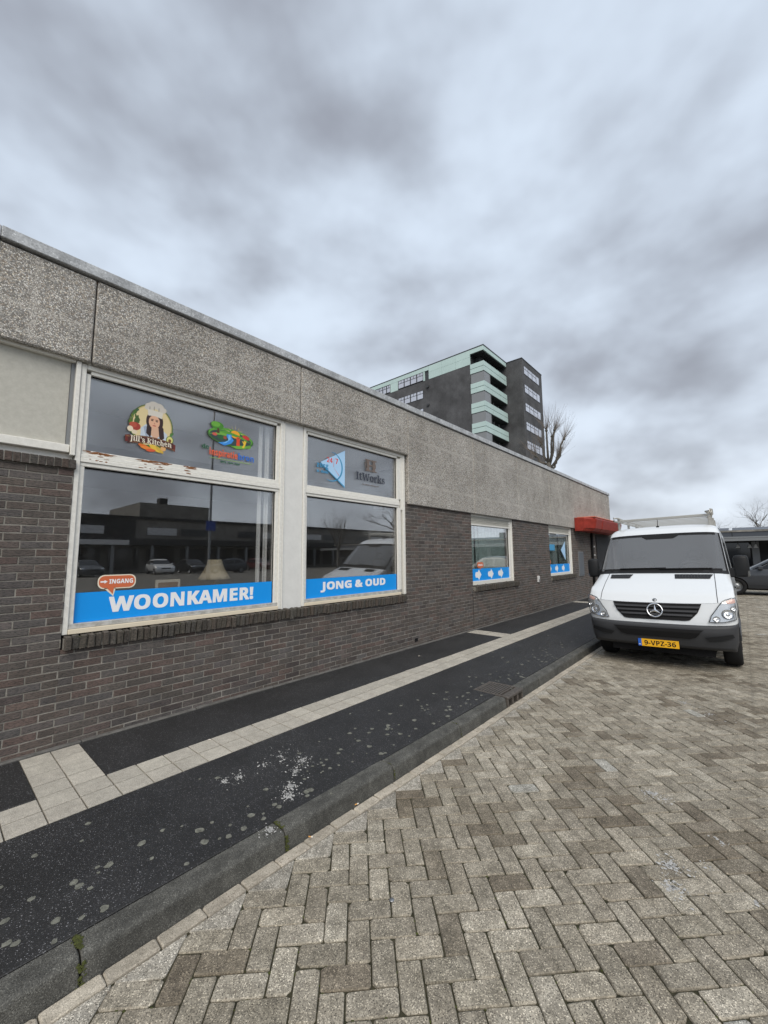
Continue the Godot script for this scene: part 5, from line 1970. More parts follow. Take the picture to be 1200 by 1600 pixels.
func bare_tree(at: Vector3, h: float, seed_: int, label: String, group := "", depth := 4) -> void:
	var t := thing("bare_tree", label, "tree", at, group)
	var g := RandomNumberGenerator.new()
	g.seed = seed_
	var s := st_new(true)
	var tw := st_new(true)
	var fork := h * 0.35
	tube(s, [Vector3.ZERO, Vector3(0.03, fork * 0.5, 0), Vector3(0, fork, 0.05)], [h * 0.022, h * 0.018, h * 0.016], 9)
	for i in 5:
		var a := TAU * i / 5 + g.randf()
		limb(s, tw, g, Vector3(0, fork * g.randf_range(0.85, 1.0), 0), Vector3(cos(a) * 0.7, 1.0, sin(a) * 0.7).normalized(), h * 0.28, h * 0.012, depth, 0.0)
	mi("trunk", fin(s), M.bark, t)
	mi("crown", fin(tw), M.twig, t)


# pruned plane tree: fat knuckles on short limbs with fans of thin shoots
func pollard(at: Vector3, fork: float, knobs: Array, shoot: float, seed_: int, label: String, n := 46) -> void:
	var t := thing("pollard_tree", label, "tree", at)
	var g := RandomNumberGenerator.new()
	g.seed = seed_
	var s := st_new(true)
	tube(s, [Vector3.ZERO, Vector3(0.06, fork * 0.5, 0.05), Vector3(0, fork, 0)], [0.26, 0.20, 0.16], 10)
	for k in knobs:
		var b: Vector3 = k[0]
		var low := Vector3(0, minf(fork, b.y - 0.5) - g.randf_range(0.0, 0.6), 0)
		var mid := low.lerp(b, 0.5) + Vector3((b - low).x * 0.22, -0.12, (b - low).z * 0.22)
		tube(s, [low, mid, low.lerp(b, 0.78) + Vector3(0, 0.02, 0), b], [0.10, 0.08, 0.065, 0.06], 7)
		tube(s, [b + Vector3(0, -0.11, 0), b, b + Vector3(0, 0.09, 0)], [0.06, 0.12, 0.05], 8)
	mi("trunk", fin(s), M.bark, t)
	var tw := st_new(true)
	for k in knobs:
		var b: Vector3 = k[0]
		var out := Vector3(b.x, 0, b.z).normalized()
		for i in n:
			var d := (Vector3(g.randfn(0, 0.5), 1.0, g.randfn(0, 0.5)) + out * g.randf_range(-0.1, 0.7)).normalized()
			var l := shoot * g.randf_range(0.45, 1.05)
			var bend := Vector3(g.randfn(0, 0.06), 0.12, g.randfn(0, 0.06)) * l
			tube(tw, [b, b + d * l * 0.5 + bend * 0.3, b + d * l + bend], [0.008, 0.006, 0.002], 3, false)
	mi("crown", fin(tw), M.twig, t)


func build_trees() -> void:
	var base := Vector3(-5.68, -0.2, -30.15)
	var ks := []
	for k in [Vector3(-5.62, 10.79, -29.87), Vector3(-5.16, 10.82, -30.27), Vector3(-4.69, 10.17, -30.78), Vector3(-5.06, 9.01, -30.62), Vector3(-5.2, 8.7, -30.55), Vector3(-5.45, 10.45, -30.5), Vector3(-6.3, 10.0, -30.6), Vector3(-6.5, 9.0, -29.8)]:
		ks.append([k - base])
	pollard(base, 8.6, ks, 1.9, 7, "bare pruned plane tree with knobbly limbs beside the dark tower", 40)
	var ks2 := []
	for k in [Vector3(-0.5, 8.1, 0.4), Vector3(0.3, 8.35, -0.3), Vector3(0.9, 8.0, -0.9), Vector3(-1.0, 7.9, 0.9), Vector3(0.1, 7.7, 0.8)]:
		ks2.append([k])
	pollard(Vector3(-6.9, -0.2, -28.2), 7.0, ks2, 1.3, 9, "bare pruned tree just topping the low roof at the tower's foot", 30)
	var ks3 := []
	for k in [Vector3(-0.5, 7.6, 0.4), Vector3(0.4, 7.9, -0.4), Vector3(0.0, 7.5, 0.5)]:
		ks3.append([k])
	pollard(Vector3(-11.3, -0.2, -26.0), 6.8, ks3, 1.6, 19, "bare pruned tree of thin shoots before the brick face of the tower", 40)
	bare_tree(Vector3(6.7, -0.3, -61.0), 8.6, 41, "bare spreading tree beyond the roof of the dark shops", "", 5)
	bare_tree(Vector3(2.2, -0.3, -62.0), 6.4, 43, "small bare tree beyond the dark shops near the van's roof rack", "", 4)
	bare_tree(Vector3(30.0, -0.05, -31.5), 7.6, 45, "bare tree standing in the car park before the shopping row", "", 4)
	bare_tree(Vector3(20.0, -0.05, -38.0), 8.0, 47, "bare tree at the end of the car park near the dark shops", "", 4)
	bare_tree(Vector3(9.4, -0.05, -18.0), 6.5, 49, "slender bare tree beside the road opposite the red canopy", "", 4)


# ------------------------------------------------------------------ vehicles
# A shell is a list of rows [y, z, bow, crown] from front to rear; half widths come from a table of heights.
func half_at(tab: Array, y: float) -> float:
	for i in tab.size() - 1:
		if y <= tab[i + 1].x:
			return lerpf(tab[i].y, tab[i + 1].y, clampf((y - tab[i].x) / (tab[i + 1].x - tab[i].x), 0.0, 1.0))
	return tab[-1].y


func shell_pt(rows: Array, tab: Array, t: float, v: float, off := 0.0) -> Vector3:
	var i := clampi(int(floor(t)), 0, rows.size() - 2)
	var f := t - i
	var a: Array = rows[i]
	var b: Array = rows[i + 1]
	var y := lerpf(a[0], b[0], f)
	var z := lerpf(a[1], b[1], f)
	var bow := lerpf(a[2], b[2], f)
	var crown := lerpf(a[3], b[3], f)
	var q := 1.0 - pow(maxf(0.0, 1.0 - pow(absf(v), 3.2)), 1.0 / 3.2)
	var ye := y - crown
	var p := Vector3(half_at(tab, ye) * v, y - crown * q, z - bow * q)
	if off != 0.0:
		var e := 0.02
		var du := shell_pt(rows, tab, minf(t + e, rows.size() - 1.001), v) - shell_pt(rows, tab, maxf(t - e, 0.0), v)
		var dv := shell_pt(rows, tab, t, minf(v + e, 0.995)) - shell_pt(rows, tab, t, maxf(v - e, -0.995))
		var n := dv.cross(du).normalized()
		if n.dot(Vector3(0, 0.35, 0.35 if z > -1.0 else -0.35) + Vector3(p.x * 0.3, 0, 0)) < 0:
			n = -n
		p += n * off
	return p


func strip(rows: Array, tab: Array, t0: float, t1: float, v0: float, v1: float, nt: int, nv: int, off := 0.0) -> ArrayMesh:
	var s := st_new(true)
	var vs := []
	for j in nv + 1:
		var v := lerpf(v0, v1, float(j) / nv)
		vs.append(signf(v) * (1.0 - pow(1.0 - absf(v), 1.5)))
	for i in nt:
		var ta := lerpf(t0, t1, float(i) / nt)
		var tb := lerpf(t0, t1, float(i + 1) / nt)
		for j in nv:
			quad(s, shell_pt(rows, tab, ta, vs[j], off), shell_pt(rows, tab, ta, vs[j + 1], off), shell_pt(rows, tab, tb, vs[j + 1], off), shell_pt(rows, tab, tb, vs[j], off))
	return fin(s)


# side sheets from the edge of the shell down to the sill, with wheel arches
func side_sheet(rows: Array, tab: Array, t_from: int, t_to: int, side: float, sill: float, arches: Array, ar: float, ay: float, front_z: float) -> ArrayMesh:
	var s := st_new(true)
	var zs := []
	var tops := {}
	var edge := []
	for t in range(t_from * 4, t_to * 4 + 1):
		edge.append(shell_pt(rows, tab, minf(t / 4.0, rows.size() - 1.001), side))
	for e in edge:
		zs.append(e.z)
	for a in arches:
		for k in 25:
			zs.append(a + ar * cos(PI * k / 24.0))
		zs.append(a + ar + 0.004)
		zs.append(a - ar - 0.004)
	zs.append(front_z)
	zs.sort()
	var cols := []
	for z in zs:
		if z > front_z + 0.001 or z < edge[-1].z - 0.001:
			continue
		var top: float = edge[0].y
		for i in edge.size() - 1:
			if z <= edge[i].z and z >= edge[i + 1].z:
				top = lerpf(edge[i].y, edge[i + 1].y, (edge[i].z - z) / maxf(edge[i].z - edge[i + 1].z, 1e-5))
		var bot := sill
		for a in arches:
			if absf(z - a) < ar:
				bot = maxf(bot, ay + sqrt(ar * ar - (z - a) * (z - a)))
		var c := []
		for k in 11:
			var y := lerpf(bot, top, k / 10.0)
			c.append(Vector3(half_at(tab, y) * side, y, z))
		cols.append(c)
	for i in cols.size() - 1:
		if cols[i + 1][0].z - cols[i][0].z < 1e-5:
			continue
		for k in 10:
			quad(s, cols[i][k], cols[i][k + 1], cols[i + 1][k + 1], cols[i + 1][k])
	return fin(s)


func side_patch(tab: Array, poly: Array, side: float, off: float, step := Vector2(0.08, 0.08)) -> ArrayMesh:
	var s := st_new(true)
	patch(s, PackedVector2Array(poly), step, func(p: Vector2) -> Vector3: return Vector3((half_at(tab, p.y) + off) * side, p.y, p.x))
	return fin(s)


func front_patch(rows: Array, tab: Array, poly: Array, off: float, step := Vector2(0.045, 0.06)) -> ArrayMesh:
	# polygon in (v, t)
	var s := st_new(true)
	patch(s, PackedVector2Array(poly), step, func(p: Vector2) -> Vector3: return shell_pt(rows, tab, p.y, p.x, off))
	return fin(s)


func wheel(parent: Node, at: Vector3, r: float, w: float, side: float) -> void:
	var o := sub("wheel", parent, at)
	o.rotation.z = -PI / 2 * side
	var h := w * 0.5
	mi("tyre", lathe([Vector2(r * 0.60, -h), Vector2(r * 0.88, -h), Vector2(r * 0.965, -h * 0.82), Vector2(r, -h * 0.55), Vector2(r, h * 0.55), Vector2(r * 0.965, h * 0.82), Vector2(r * 0.88, h), Vector2(r * 0.60, h), Vector2(r * 0.58, h * 0.8), Vector2(r * 0.58, -h)], 36), M.tyre, o)
	mi("rim", lathe([Vector2(r * 0.61, h * 0.92), Vector2(r * 0.55, h * 0.80), Vector2(r * 0.50, h * 0.35), Vector2(r * 0.34, h * 0.30), Vector2(r * 0.26, h * 0.62), Vector2(r * 0.12, h * 0.66), Vector2(0.0, h * 0.66)], 28), M.rim_steel, o)


func build_van() -> void:
	var van := thing("parked_van", "white panel van with roof rack and yellow number plate parked at the kerb", "van", Vector3(3.545, -0.0975, -8.50))
	van.rotation = Vector3(0, 0.012, 0.026)
	var rows := [[0.30, 0.905, 0.185, 0.0], [0.42, 0.985, 0.265, 0.0], [0.58, 1.005, 0.285, 0.0], [0.68, 0.985, 0.265, 0.0], [0.745, 0.98, 0.26, 0.0], [0.985, 0.915, 0.205, -0.11], [1.11, 0.80, 0.19, -0.07], [1.26, 0.53, 0.17, 0.01], [1.41, 0.20, 0.21, 0.035], [1.78, -0.175, 0.17, 0.05], [2.10, -0.53, 0.14, 0.06], [2.20, -0.66, 0.12, 0.085], [2.262, -0.84, 0.06, 0.12], [2.30, -1.4, 0.0, 0.14], [2.31, -2.6, 0.0, 0.14], [2.295, -4.1, 0.0, 0.14], [2.22, -4.22, 0.0, 0.1], [1.0, -4.28, 0.0, 0.0], [0.42, -4.26, 0.0, 0.0]]
	var tab := [Vector2(0.28, 0.90), Vector2(0.45, 0.94), Vector2(0.75, 0.962), Vector2(1.0, 0.965), Vector2(1.2, 0.952), Vector2(1.42, 0.925), Vector2(1.75, 0.892), Vector2(2.04, 0.86), Vector2(2.12, 0.845), Vector2(2.2, 0.81), Vector2(2.35, 0.78)]
	var paint: Material = M.van_paint
	# ---- bodywork
	var body := sub("body", van)
	mi("nose_panel", strip(rows, tab, 2.8, 5.0, -1, 1, 6, 36), paint, body)
	mi("roof", strip(rows, tab, 10.0, 16.0, -1, 1, 24, 28), paint, body)
	mi("rear_panel", strip(rows, tab, 16.0, 18.0, -1, 1, 4, 12), paint, body)
	for sd in [-1.0, 1.0]:
		mi("side_panel", side_sheet(rows, tab, 5, 16, sd, 0.36, [0.08, -3.17], 0.405, 0.345, 0.70), paint, body)
		mi("windscreen_pillar", strip(rows, tab, 8.0, 10.0, 0.935 * sd, 1.0 * sd, 10, 5), paint, body)
		mi("wing", strip(rows, tab, 5.0, 8.0, 0.80 * sd, 1.0 * sd, 12, 8), paint, body)
	mi("bonnet", strip(rows, tab, 5.0, 8.0, -0.80, 0.80, 12, 26, 0.004), paint, van)
	for sd in [-1.0, 1.0]:
		mi("bonnet_seam", front_patch(rows, tab, [Vector2(0.792 * sd, 5.02), Vector2(0.802 * sd, 5.02), Vector2(0.80 * sd, 8.0), Vector2(0.79 * sd, 8.0)], 0.0055), M.bumper_plastic, van)
	mi("scuttle", strip(rows, tab, 7.96, 8.12, -0.95, 0.95, 2, 26, 0.006), M.black_plastic, van)
	# ---- bumper
	var bp := sub("front_bumper", van)
	var brow := [[0.325, 0.88, 0.165, 0.0], [0.36, 0.955, 0.235, 0.0], [0.46, 0.995, 0.275, 0.0], [0.585, 1.035, 0.305, -0.03], [0.665, 1.03, 0.30, -0.045], [0.69, 0.96, 0.24, -0.04]]
	mi("bumper_face", strip(brow, tab, 0.0, 4.999, -1, 1, 15, 36, 0.004), M.bumper_plastic, bp)
	for sd in [-1.0, 1.0]:
		mi("bumper_side", side_patch(tab, [Vector2(0.735, 0.33), Vector2(0.735, 0.72), Vector2(0.45, 0.71), Vector2(0.475, 0.50), Vector2(0.50, 0.33)], sd, 0.007), M.bumper_plastic, bp)
		mi("fog_recess", front_patch(brow, tab, [Vector2(0.60 * sd, 2.55), Vector2(0.92 * sd, 2.95), Vector2(0.94 * sd, 2.6), Vector2(0.80 * sd, 2.25), Vector2(0.66 * sd, 2.15)], 0.022), M.black_plastic, bp)
	mi("air_intake", front_patch(brow, tab, [Vector2(-0.60, 3.5), Vector2(0.60, 3.5), Vector2(0.50, 2.5), Vector2(0.42, 2.3), Vector2(-0.42, 2.3), Vector2(-0.50, 2.5)], 0.022), M.rubber, bp)
	mi("chin", box_mesh(Vector3(-0.70, 0.29, 0.55), Vector3(0.70, 0.36, 0.80), 0.03), M.rubber, bp)
	# ---- grille with bars and round emblem
	var gr := sub("grille", van)
	mi("grille_back", front_patch(rows, tab, [Vector2(-0.60, 4.98), Vector2(0.60, 4.98), Vector2(0.54, 4.45), Vector2(0.44, 4.02), Vector2(0.36, 3.92), Vector2(-0.36, 3.92), Vector2(-0.44, 4.02), Vector2(-0.54, 4.45)], 0.010), M.rubber, gr)
	for e in [[4.28, 0.47], [4.52, 0.53], [4.76, 0.57]]:
		mi("grille_bar", front_patch(rows, tab, [Vector2(-e[1], e[0] - 0.055), Vector2(e[1], e[0] - 0.055), Vector2(e[1] + 0.01, e[0] + 0.055), Vector2(-e[1] - 0.01, e[0] + 0.055)], 0.034), M.bumper_plastic, gr)
	var c := shell_pt(rows, tab, 4.5, 0.0, 0.05)
	var em := sub("emblem", van, c)
	em.rotation.x = -0.28
	var ring := st_new(true)
	var pts := []
	var rr := []
	for i in 33:
		pts.append(Vector3(cos(TAU * i / 32) * 0.098, sin(TAU * i / 32) * 0.098, 0))
		rr.append(0.011)
	tube(ring, pts, rr, 8, false)
	mi("ring", fin(ring), M.chrome, em)
	var star := st_new()
	for k in 3:
		var a := PI / 2 + TAU * k / 3
		var tip := Vector3(cos(a), sin(a), 0) * 0.096
		for sg in [-1, 1]:
			var side := Vector3(cos(a + sg * PI / 3), sin(a + sg * PI / 3), 0) * 0.021
			otri(star, Vector3(0, 0, 0.014), tip, side, Vector3(0, 0, -0.02))
			otri(star, Vector3(0, 0, -0.004), tip, side, Vector3(0, 0, 0.02))
	mi("star", fin(star), M.chrome, em)
	mi("bonnet_badge", lathe([Vector2(0.0, 0.0), Vector2(0.03, 0.0), Vector2(0.03, 0.006), Vector2(0.0, 0.008)], 18), M.rim_steel, van, shell_pt(rows, tab, 5.28, 0.0, 0.004)).rotation.x = 0.8
	# ---- headlamps
	for sd in [-1.0, 1.0]:
		var hl := sub("headlamp", van)
		var poly := [Vector2(0.665 * sd, 3.92), Vector2(0.80 * sd, 3.94), Vector2(0.965 * sd, 4.12), Vector2(0.992 * sd, 4.6), Vector2(0.992 * sd, 5.06), Vector2(0.955 * sd, 5.22), Vector2(0.88 * sd, 5.14), Vector2(0.80 * sd, 4.86), Vector2(0.70 * sd, 4.32)]
		mi("housing", front_patch(rows, tab, poly, 0.004), M.reflector, hl)
		mi("lens", front_patch(rows, tab, poly, 0.030), M.lamp_lens, hl)
		var rim := []
		for p in poly:
			rim.append(p)
		for i in rim.size():
			var p: Vector2 = rim[i]
			var q: Vector2 = rim[(i + 1) % rim.size()]
			var pa := []
			for k in 4:
				pa.append(shell_pt(rows, tab, lerpf(p.y, q.y, k / 3.0), lerpf(p.x, q.x, k / 3.0), 0.022))
			mi("lens_edge", tube_mesh(pa, 0.006, 6), M.bumper_plastic, hl)
		for e in [[0.885, 4.38, 0.062], [0.755, 4.13, 0.038], [0.955, 4.62, 0.03]]:
			var bowl := mi("bowl", lathe([Vector2(e[2], 0.012), Vector2(e[2] * 0.8, 0.004), Vector2(e[2] * 0.4, -0.004), Vector2(e[2] * 0.25, 0.006), Vector2(0.0, 0.010)], 18), M.chrome, hl, shell_pt(rows, tab, e[1], e[0] * sd, 0.010))
			bowl.rotation = Vector3(PI / 2 - 0.3, 0, -0.4 * sd)
			var collar := mi("bowl_collar", lathe([Vector2(e[2] * 1.1, 0.0), Vector2(e[2] * 1.1, 0.014), Vector2(e[2], 0.014), Vector2(e[2], 0.0)], 18), M.bumper_plastic, hl, shell_pt(rows, tab, e[1], e[0] * sd, 0.010))
			collar.rotation = bowl.rotation
		mi("indicator", front_patch(rows, tab, [Vector2(0.90 * sd, 4.9), Vector2(0.982 * sd, 4.86), Vector2(0.985 * sd, 5.05), Vector2(0.955 * sd, 5.15), Vector2(0.89 * sd, 5.06)], 0.012), M.indicator, hl)
	# ---- windscreen
	var ws := sub("windscreen", van)
	mi("glass", strip(rows, tab, 8.1, 9.97, -0.925, 0.925, 12, 26, 0.004), M.car_glass, ws)
	for e in [[8.1, 9.97, 0.89, 0.94], [8.1, 9.97, -0.94, -0.89], [9.86, 10.02, -0.94, 0.94], [8.06, 8.2, -0.94, 0.94]]:
		mi("rubber_edge", strip(rows, tab, e[0], e[1], e[2], e[3], 10, 12, 0.007), M.rubber, ws)
	mi("sensor_patch", front_patch(rows, tab, [Vector2(-0.34, 9.88), Vector2(0.34, 9.88), Vector2(0.24, 9.70), Vector2(-0.24, 9.70)], 0.0075), M.rubber, ws)
	for e in [[-0.62, 0.12, 8.17], [0.02, 0.78, 8.15]]:
		var wp := []
		for k in 7:
			wp.append(shell_pt(rows, tab, e[2] + 0.02 * k / 6.0, lerpf(e[0], e[1], k / 6.0), 0.022))
		mi("wiper", tube_mesh(wp, 0.011, 6), M.rubber, van)
	# ---- louvred vents at the rear of the bonnet
	for e in [[-0.74, -0.40], [0.26, 0.76]]:
		var vt := sub("bonnet_vent", van)
		mi("vent_tray", front_patch(rows, tab, [Vector2(e[0], 7.42), Vector2(e[1] - 0.03, 7.42), Vector2(e[1] + 0.02, 7.84), Vector2(e[0] - 0.01, 7.84)], 0.011), M.black_plastic, vt)
		for k in 12:
			var v := lerpf(e[0], e[1], (k + 0.5) / 12.0)
			mi("louvre", tube_mesh([shell_pt(rows, tab, 7.45, v - 0.004, 0.014), shell_pt(rows, tab, 7.81, v + 0.006, 0.014)], 0.005, 5), M.bumper_plastic, vt)
	# ---- doors, glass, mirrors, handles
	for sd in [-1.0, 1.0]:
		mi("side_glass", side_patch(tab, [Vector2(-0.13, 1.43), Vector2(-0.62, 2.0), Vector2(-1.05, 2.0), Vector2(-1.10, 1.33), Vector2(-0.30, 1.33)], sd, 0.006), M.dark_pane, van)
		mi("quarter_glass", side_patch(tab, [Vector2(-1.3, 1.35), Vector2(-1.3, 2.0), Vector2(-2.3, 2.0), Vector2(-2.3, 1.35)], sd, 0.006), M.dark_pane, van)
		for z in [0.02, -1.18, -2.45]:
			mi("door_gap", side_patch(tab, [Vector2(z, 0.5 if z < 0 else 0.8), Vector2(z - 0.008, 0.5 if z < 0 else 0.8), Vector2(z - 0.008, 2.0 if z < -0.5 else 1.36), Vector2(z, 2.0 if z < -0.5 else 1.36)], sd, 0.003), M.bumper_plastic, van)
		mi("side_strip", side_patch(tab, [Vector2(-0.45, 0.62), Vector2(-0.45, 0.74), Vector2(-2.8, 0.74), Vector2(-2.8, 0.62)], sd, 0.016), M.bumper_plastic, van)
		mi("door_handle", box_mesh(Vector3(0.945 * sd - 0.02, 1.10, -1.08), Vector3(0.945 * sd + 0.03, 1.14, -0.90), 0.01), M.black_plastic, van)
		var mr := sub("door_mirror", van, Vector3(0.955 * sd, 1.50, -0.16))
		var sh := st_new(true)
		var prof := [[-0.165, 0.55], [-0.16, 0.82], [-0.13, 0.96], [0.0, 1.0], [0.13, 0.97], [0.165, 0.84], [0.175, 0.6]]
		for i in prof.size() - 1:
			for k in 12:
				var f := func(e: Array, kk: int) -> Vector3:
					var a := TAU * kk / 12.0
					var cx: float = signf(cos(a)) * pow(absf(cos(a)), 0.6) * 0.098 * e[1]
					var cz: float = signf(sin(a)) * pow(absf(sin(a)), 0.7) * 0.075 * e[1]
					return Vector3((0.125 + cx) * sd, e[0], cz)
				quad(sh, f.call(prof[i], k), f.call(prof[i], (k + 1) % 12), f.call(prof[i + 1], (k + 1) % 12), f.call(prof[i + 1], k))
		for e in [prof[0], prof[-1]]:
			for k in 12:
				var a := TAU * k / 12.0
				var b := TAU * (k + 1) / 12.0
				var g2 := func(t: float) -> Vector3:
					return Vector3((0.125 + signf(cos(t)) * pow(absf(cos(t)), 0.6) * 0.098 * e[1]) * sd, e[0], signf(sin(t)) * pow(absf(sin(t)), 0.7) * 0.075 * e[1])
				tri(sh, Vector3(0.125 * sd, e[0] * 1.03, 0), g2.call(a), g2.call(b))
		mi("shell", fin(sh), M.black_plastic, mr)
		mi("arm", box_mesh(Vector3(-0.09 if sd > 0 else -0.06, -0.17, -0.06), Vector3(0.06 if sd > 0 else 0.09, -0.02, 0.04), 0.02), M.black_plastic, mr)
		mi("repeater", box_mesh(Vector3(0.19 * sd - 0.02, -0.16, -0.02), Vector3(0.19 * sd + 0.03, -0.06, 0.06), 0.015), M.lamp_lens, mr)
	# ---- number plate
	var pl := sub("number_plate", van, shell_pt(brow, tab, 1.35, 0.0, 0.03))
	mi("plate", box_mesh(Vector3(-0.215, -0.055, -0.004), Vector3(0.26, 0.055, 0.004), 0.002), M.plate_yellow, pl)
	mi("country_band", box_mesh(Vector3(-0.26, -0.055, -0.004), Vector3(-0.2155, 0.055, 0.004), 0.002), M.plate_blue, pl)
	var tm := TextMesh.new()
	tm.text = "9-VPZ-36"
	tm.font = font_of(0.5)
	tm.font_size = 48
	tm.pixel_size = 0.01
	tm.depth = 0.01
	var bb := tm.get_aabb()
	var tx := MeshInstance3D.new()
	tx.name = "lettering"
	tx.mesh = tm
	tx.material_override = M.rubber
	var bs := Basis.from_scale(Vector3(0.40 / bb.size.x, 0.070 / bb.size.y, 0.1))
	tx.transform = Transform3D(bs, Vector3(0.022, 0, 0.0052) - bs * bb.get_center())
	pl.add_child(tx, true)
	var tn := TextMesh.new()
	tn.text = "NL"
	tn.font = font_of(0.5)
	tn.font_size = 48
	tn.pixel_size = 0.0005
	tn.depth = 0.001
	var nx := MeshInstance3D.new()
	nx.name = "lettering"
	nx.mesh = tn
	nx.material_override = M.vinyl_white
	nx.position = Vector3(-0.238, -0.03, 0.0046)
	pl.add_child(nx, true)
	# ---- wheels and underside
	for sd in [-1.0, 1.0]:
		for z in [0.08, -3.17]:
			wheel(van, Vector3(0.845 * sd, 0.345, z), 0.345, 0.225, sd)
			mi("wheel_arch_liner", box_mesh(Vector3(0.60 * sd - 0.06, 0.34, z - 0.42), Vector3(0.60 * sd + 0.06, 0.80, z + 0.42)), M.rubber, van)
	mi("underbody", box_mesh(Vector3(-0.66, 0.22, -4.1), Vector3(0.66, 0.52, 0.80)), M.rubber, van)
	for z in [-2.3]:
		for sd in [-1.0, 1.0]:
			mi("mud_flap", box_mesh(Vector3(0.90 * sd - 0.1, 0.14, -0.47), Vector3(0.90 * sd + 0.06, 0.5, -0.44)), M.rubber, van)
			mi("sill_step", box_mesh(Vector3(0.93 * sd - 0.06, 0.28, -2.8), Vector3(0.93 * sd + 0.04, 0.38, -0.46), 0.01), M.bumper_plastic, van)
	# ---- cab
	var cab := sub("cab_interior", van)
	mi("dashboard", box_mesh(Vector3(-0.86, 0.9, -0.35), Vector3(0.86, 1.36, 0.05), 0.08), M.dash, cab)
	mi("instrument_hood", box_mesh(Vector3(0.2, 1.34, -0.35), Vector3(0.66, 1.46, -0.08), 0.05), M.dash, cab)
	var bk := st_new()
	var bp2 := PackedVector2Array()
	for y in [0.4, 0.7, 1.0, 1.2, 1.42, 1.75, 2.04, 2.15]:
		bp2.append(Vector2(half_at(tab, y) - 0.006, y))
	bp2.append(Vector2(0.6, 2.24))
	bp2.append(Vector2(-0.6, 2.24))
	for y in [2.15, 2.04, 1.75, 1.42, 1.2, 1.0, 0.7, 0.4]:
		bp2.append(Vector2(-half_at(tab, y) + 0.006, y))
	slab(bk, bp2, Vector3(0, 0, -1.38), Vector3.RIGHT, Vector3.UP, Vector3.BACK, 0.04)
	mi("bulkhead", fin(bk), M.cab_lining, cab)
	mi("headliner", box_mesh(Vector3(-0.74, 2.10, -1.33), Vector3(0.74, 2.14, -0.72)), M.cab_lining, cab)
	for sd in [-1.0, 1.0]:
		mi("door_trim", box_mesh(Vector3(0.80 * sd - 0.015, 0.5, -1.33), Vector3(0.80 * sd + 0.015, 2.0, -0.62)), M.dash, cab)
		mi("door_lining", side_patch(tab, [Vector2(-0.12, 1.2), Vector2(-0.12, 1.42), Vector2(-0.66, 2.04), Vector2(-1.3, 2.04), Vector2(-1.3, 1.2)], sd, -0.03), M.dash, cab)
		mi("door_trim", box_mesh(Vector3(0.85 * sd - 0.015, 0.5, -0.61), Vector3(0.85 * sd + 0.015, 1.36, -0.05)), M.dash, cab)
	for x in [-0.48, 0.45]:
		mi("seat_back", box_mesh(Vector3(x - 0.25, 0.9, -1.2), Vector3(x + 0.25, 1.62, -1.02), 0.07), M.seat_cloth, cab)
		mi("head_rest", box_mesh(Vector3(x - 0.13, 1.63, -1.17), Vector3(x + 0.13, 1.82, -1.05), 0.05), M.seat_cloth, cab)
	var sw := st_new(true)
	var sp := []
	var sr := []
	for i in 25:
		sp.append(Vector3(0.45 + cos(TAU * i / 24) * 0.2, 1.42 + sin(TAU * i / 24) * 0.16, -0.45 + sin(TAU * i / 24) * 0.12))
		sr.append(0.017)
	tube(sw, sp, sr, 7, false)
	mi("steering_wheel", fin(sw), M.black_plastic, cab)
	mi("paper", box_mesh(Vector3(-0.72, 1.37, -0.1), Vector3(-0.55, 1.44, -0.02), 0.01), M.shop_white, cab)
	# ---- roof rack and aerial
	var rk := sub("roof_rack", van)
	for sd in [-1.0, 1.0]:
		mi("side_rail", tube_mesh([Vector3(0.70 * sd, 2.475, -0.80), Vector3(0.72 * sd, 2.475, -1.2), Vector3(0.72 * sd, 2.475, -3.9)], 0.018, 8), M.rack_metal, rk)
		mi("low_rail", tube_mesh([Vector3(0.70 * sd, 2.40, -0.90), Vector3(0.72 * sd, 2.40, -3.9)], 0.014, 8), M.rack_metal, rk)
		for z in [-1.0, -2.0, -3.0, -3.85]:
			mi("foot", box_mesh(Vector3(0.73 * sd - 0.02, 2.17, z - 0.03), Vector3(0.73 * sd + 0.02, 2.50, z + 0.03), 0.006), M.rack_metal, rk)
		mi("front_loop", tube_mesh([Vector3(0.70 * sd, 2.40, -0.9), Vector3(0.76 * sd, 2.42, -0.72), Vector3(0.76 * sd, 2.48, -0.70), Vector3(0.70 * sd, 2.475, -0.82)], 0.016, 8), M.rack_metal, rk)
	mi("front_board", box_mesh(Vector3(-0.72, 2.40, -0.93), Vector3(0.72, 2.445, -0.89), 0.01), M.rack_metal, rk)
	for i in 8:
		mi("cross_bar", box_mesh(Vector3(-0.71, 2.40, -1.1 - i * 0.38), Vector3(0.71, 2.42, -1.07 - i * 0.38), 0.005), M.rack_metal, rk)
	for k in 4:
		mi("stop_bar", tube_mesh([Vector3(0.745, 2.42, -1.0 - k * 0.16), Vector3(0.775, 2.50, -1.03 - k * 0.16), Vector3(0.76, 2.54, -1.06 - k * 0.16)], 0.014, 7), M.rack_metal, rk)
	mi("stop_top", tube_mesh([Vector3(0.77, 2.52, -0.98), Vector3(0.775, 2.55, -1.3), Vector3(0.77, 2.48, -1.62)], 0.014, 7), M.rack_metal, rk)
	var ae := sub("aerial", van, Vector3(-0.05, 2.24, -0.82))
	mi("base", lathe([Vector2(0.0, 0.0), Vector2(0.035, 0.0), Vector2(0.02, 0.03), Vector2(0.0, 0.04)], 12), M.rubber, ae)
	mi("rod", tube_mesh([Vector3(0, 0.02, 0), Vector3(0, 0.16, -0.05)], 0.005, 6), M.rubber, ae)


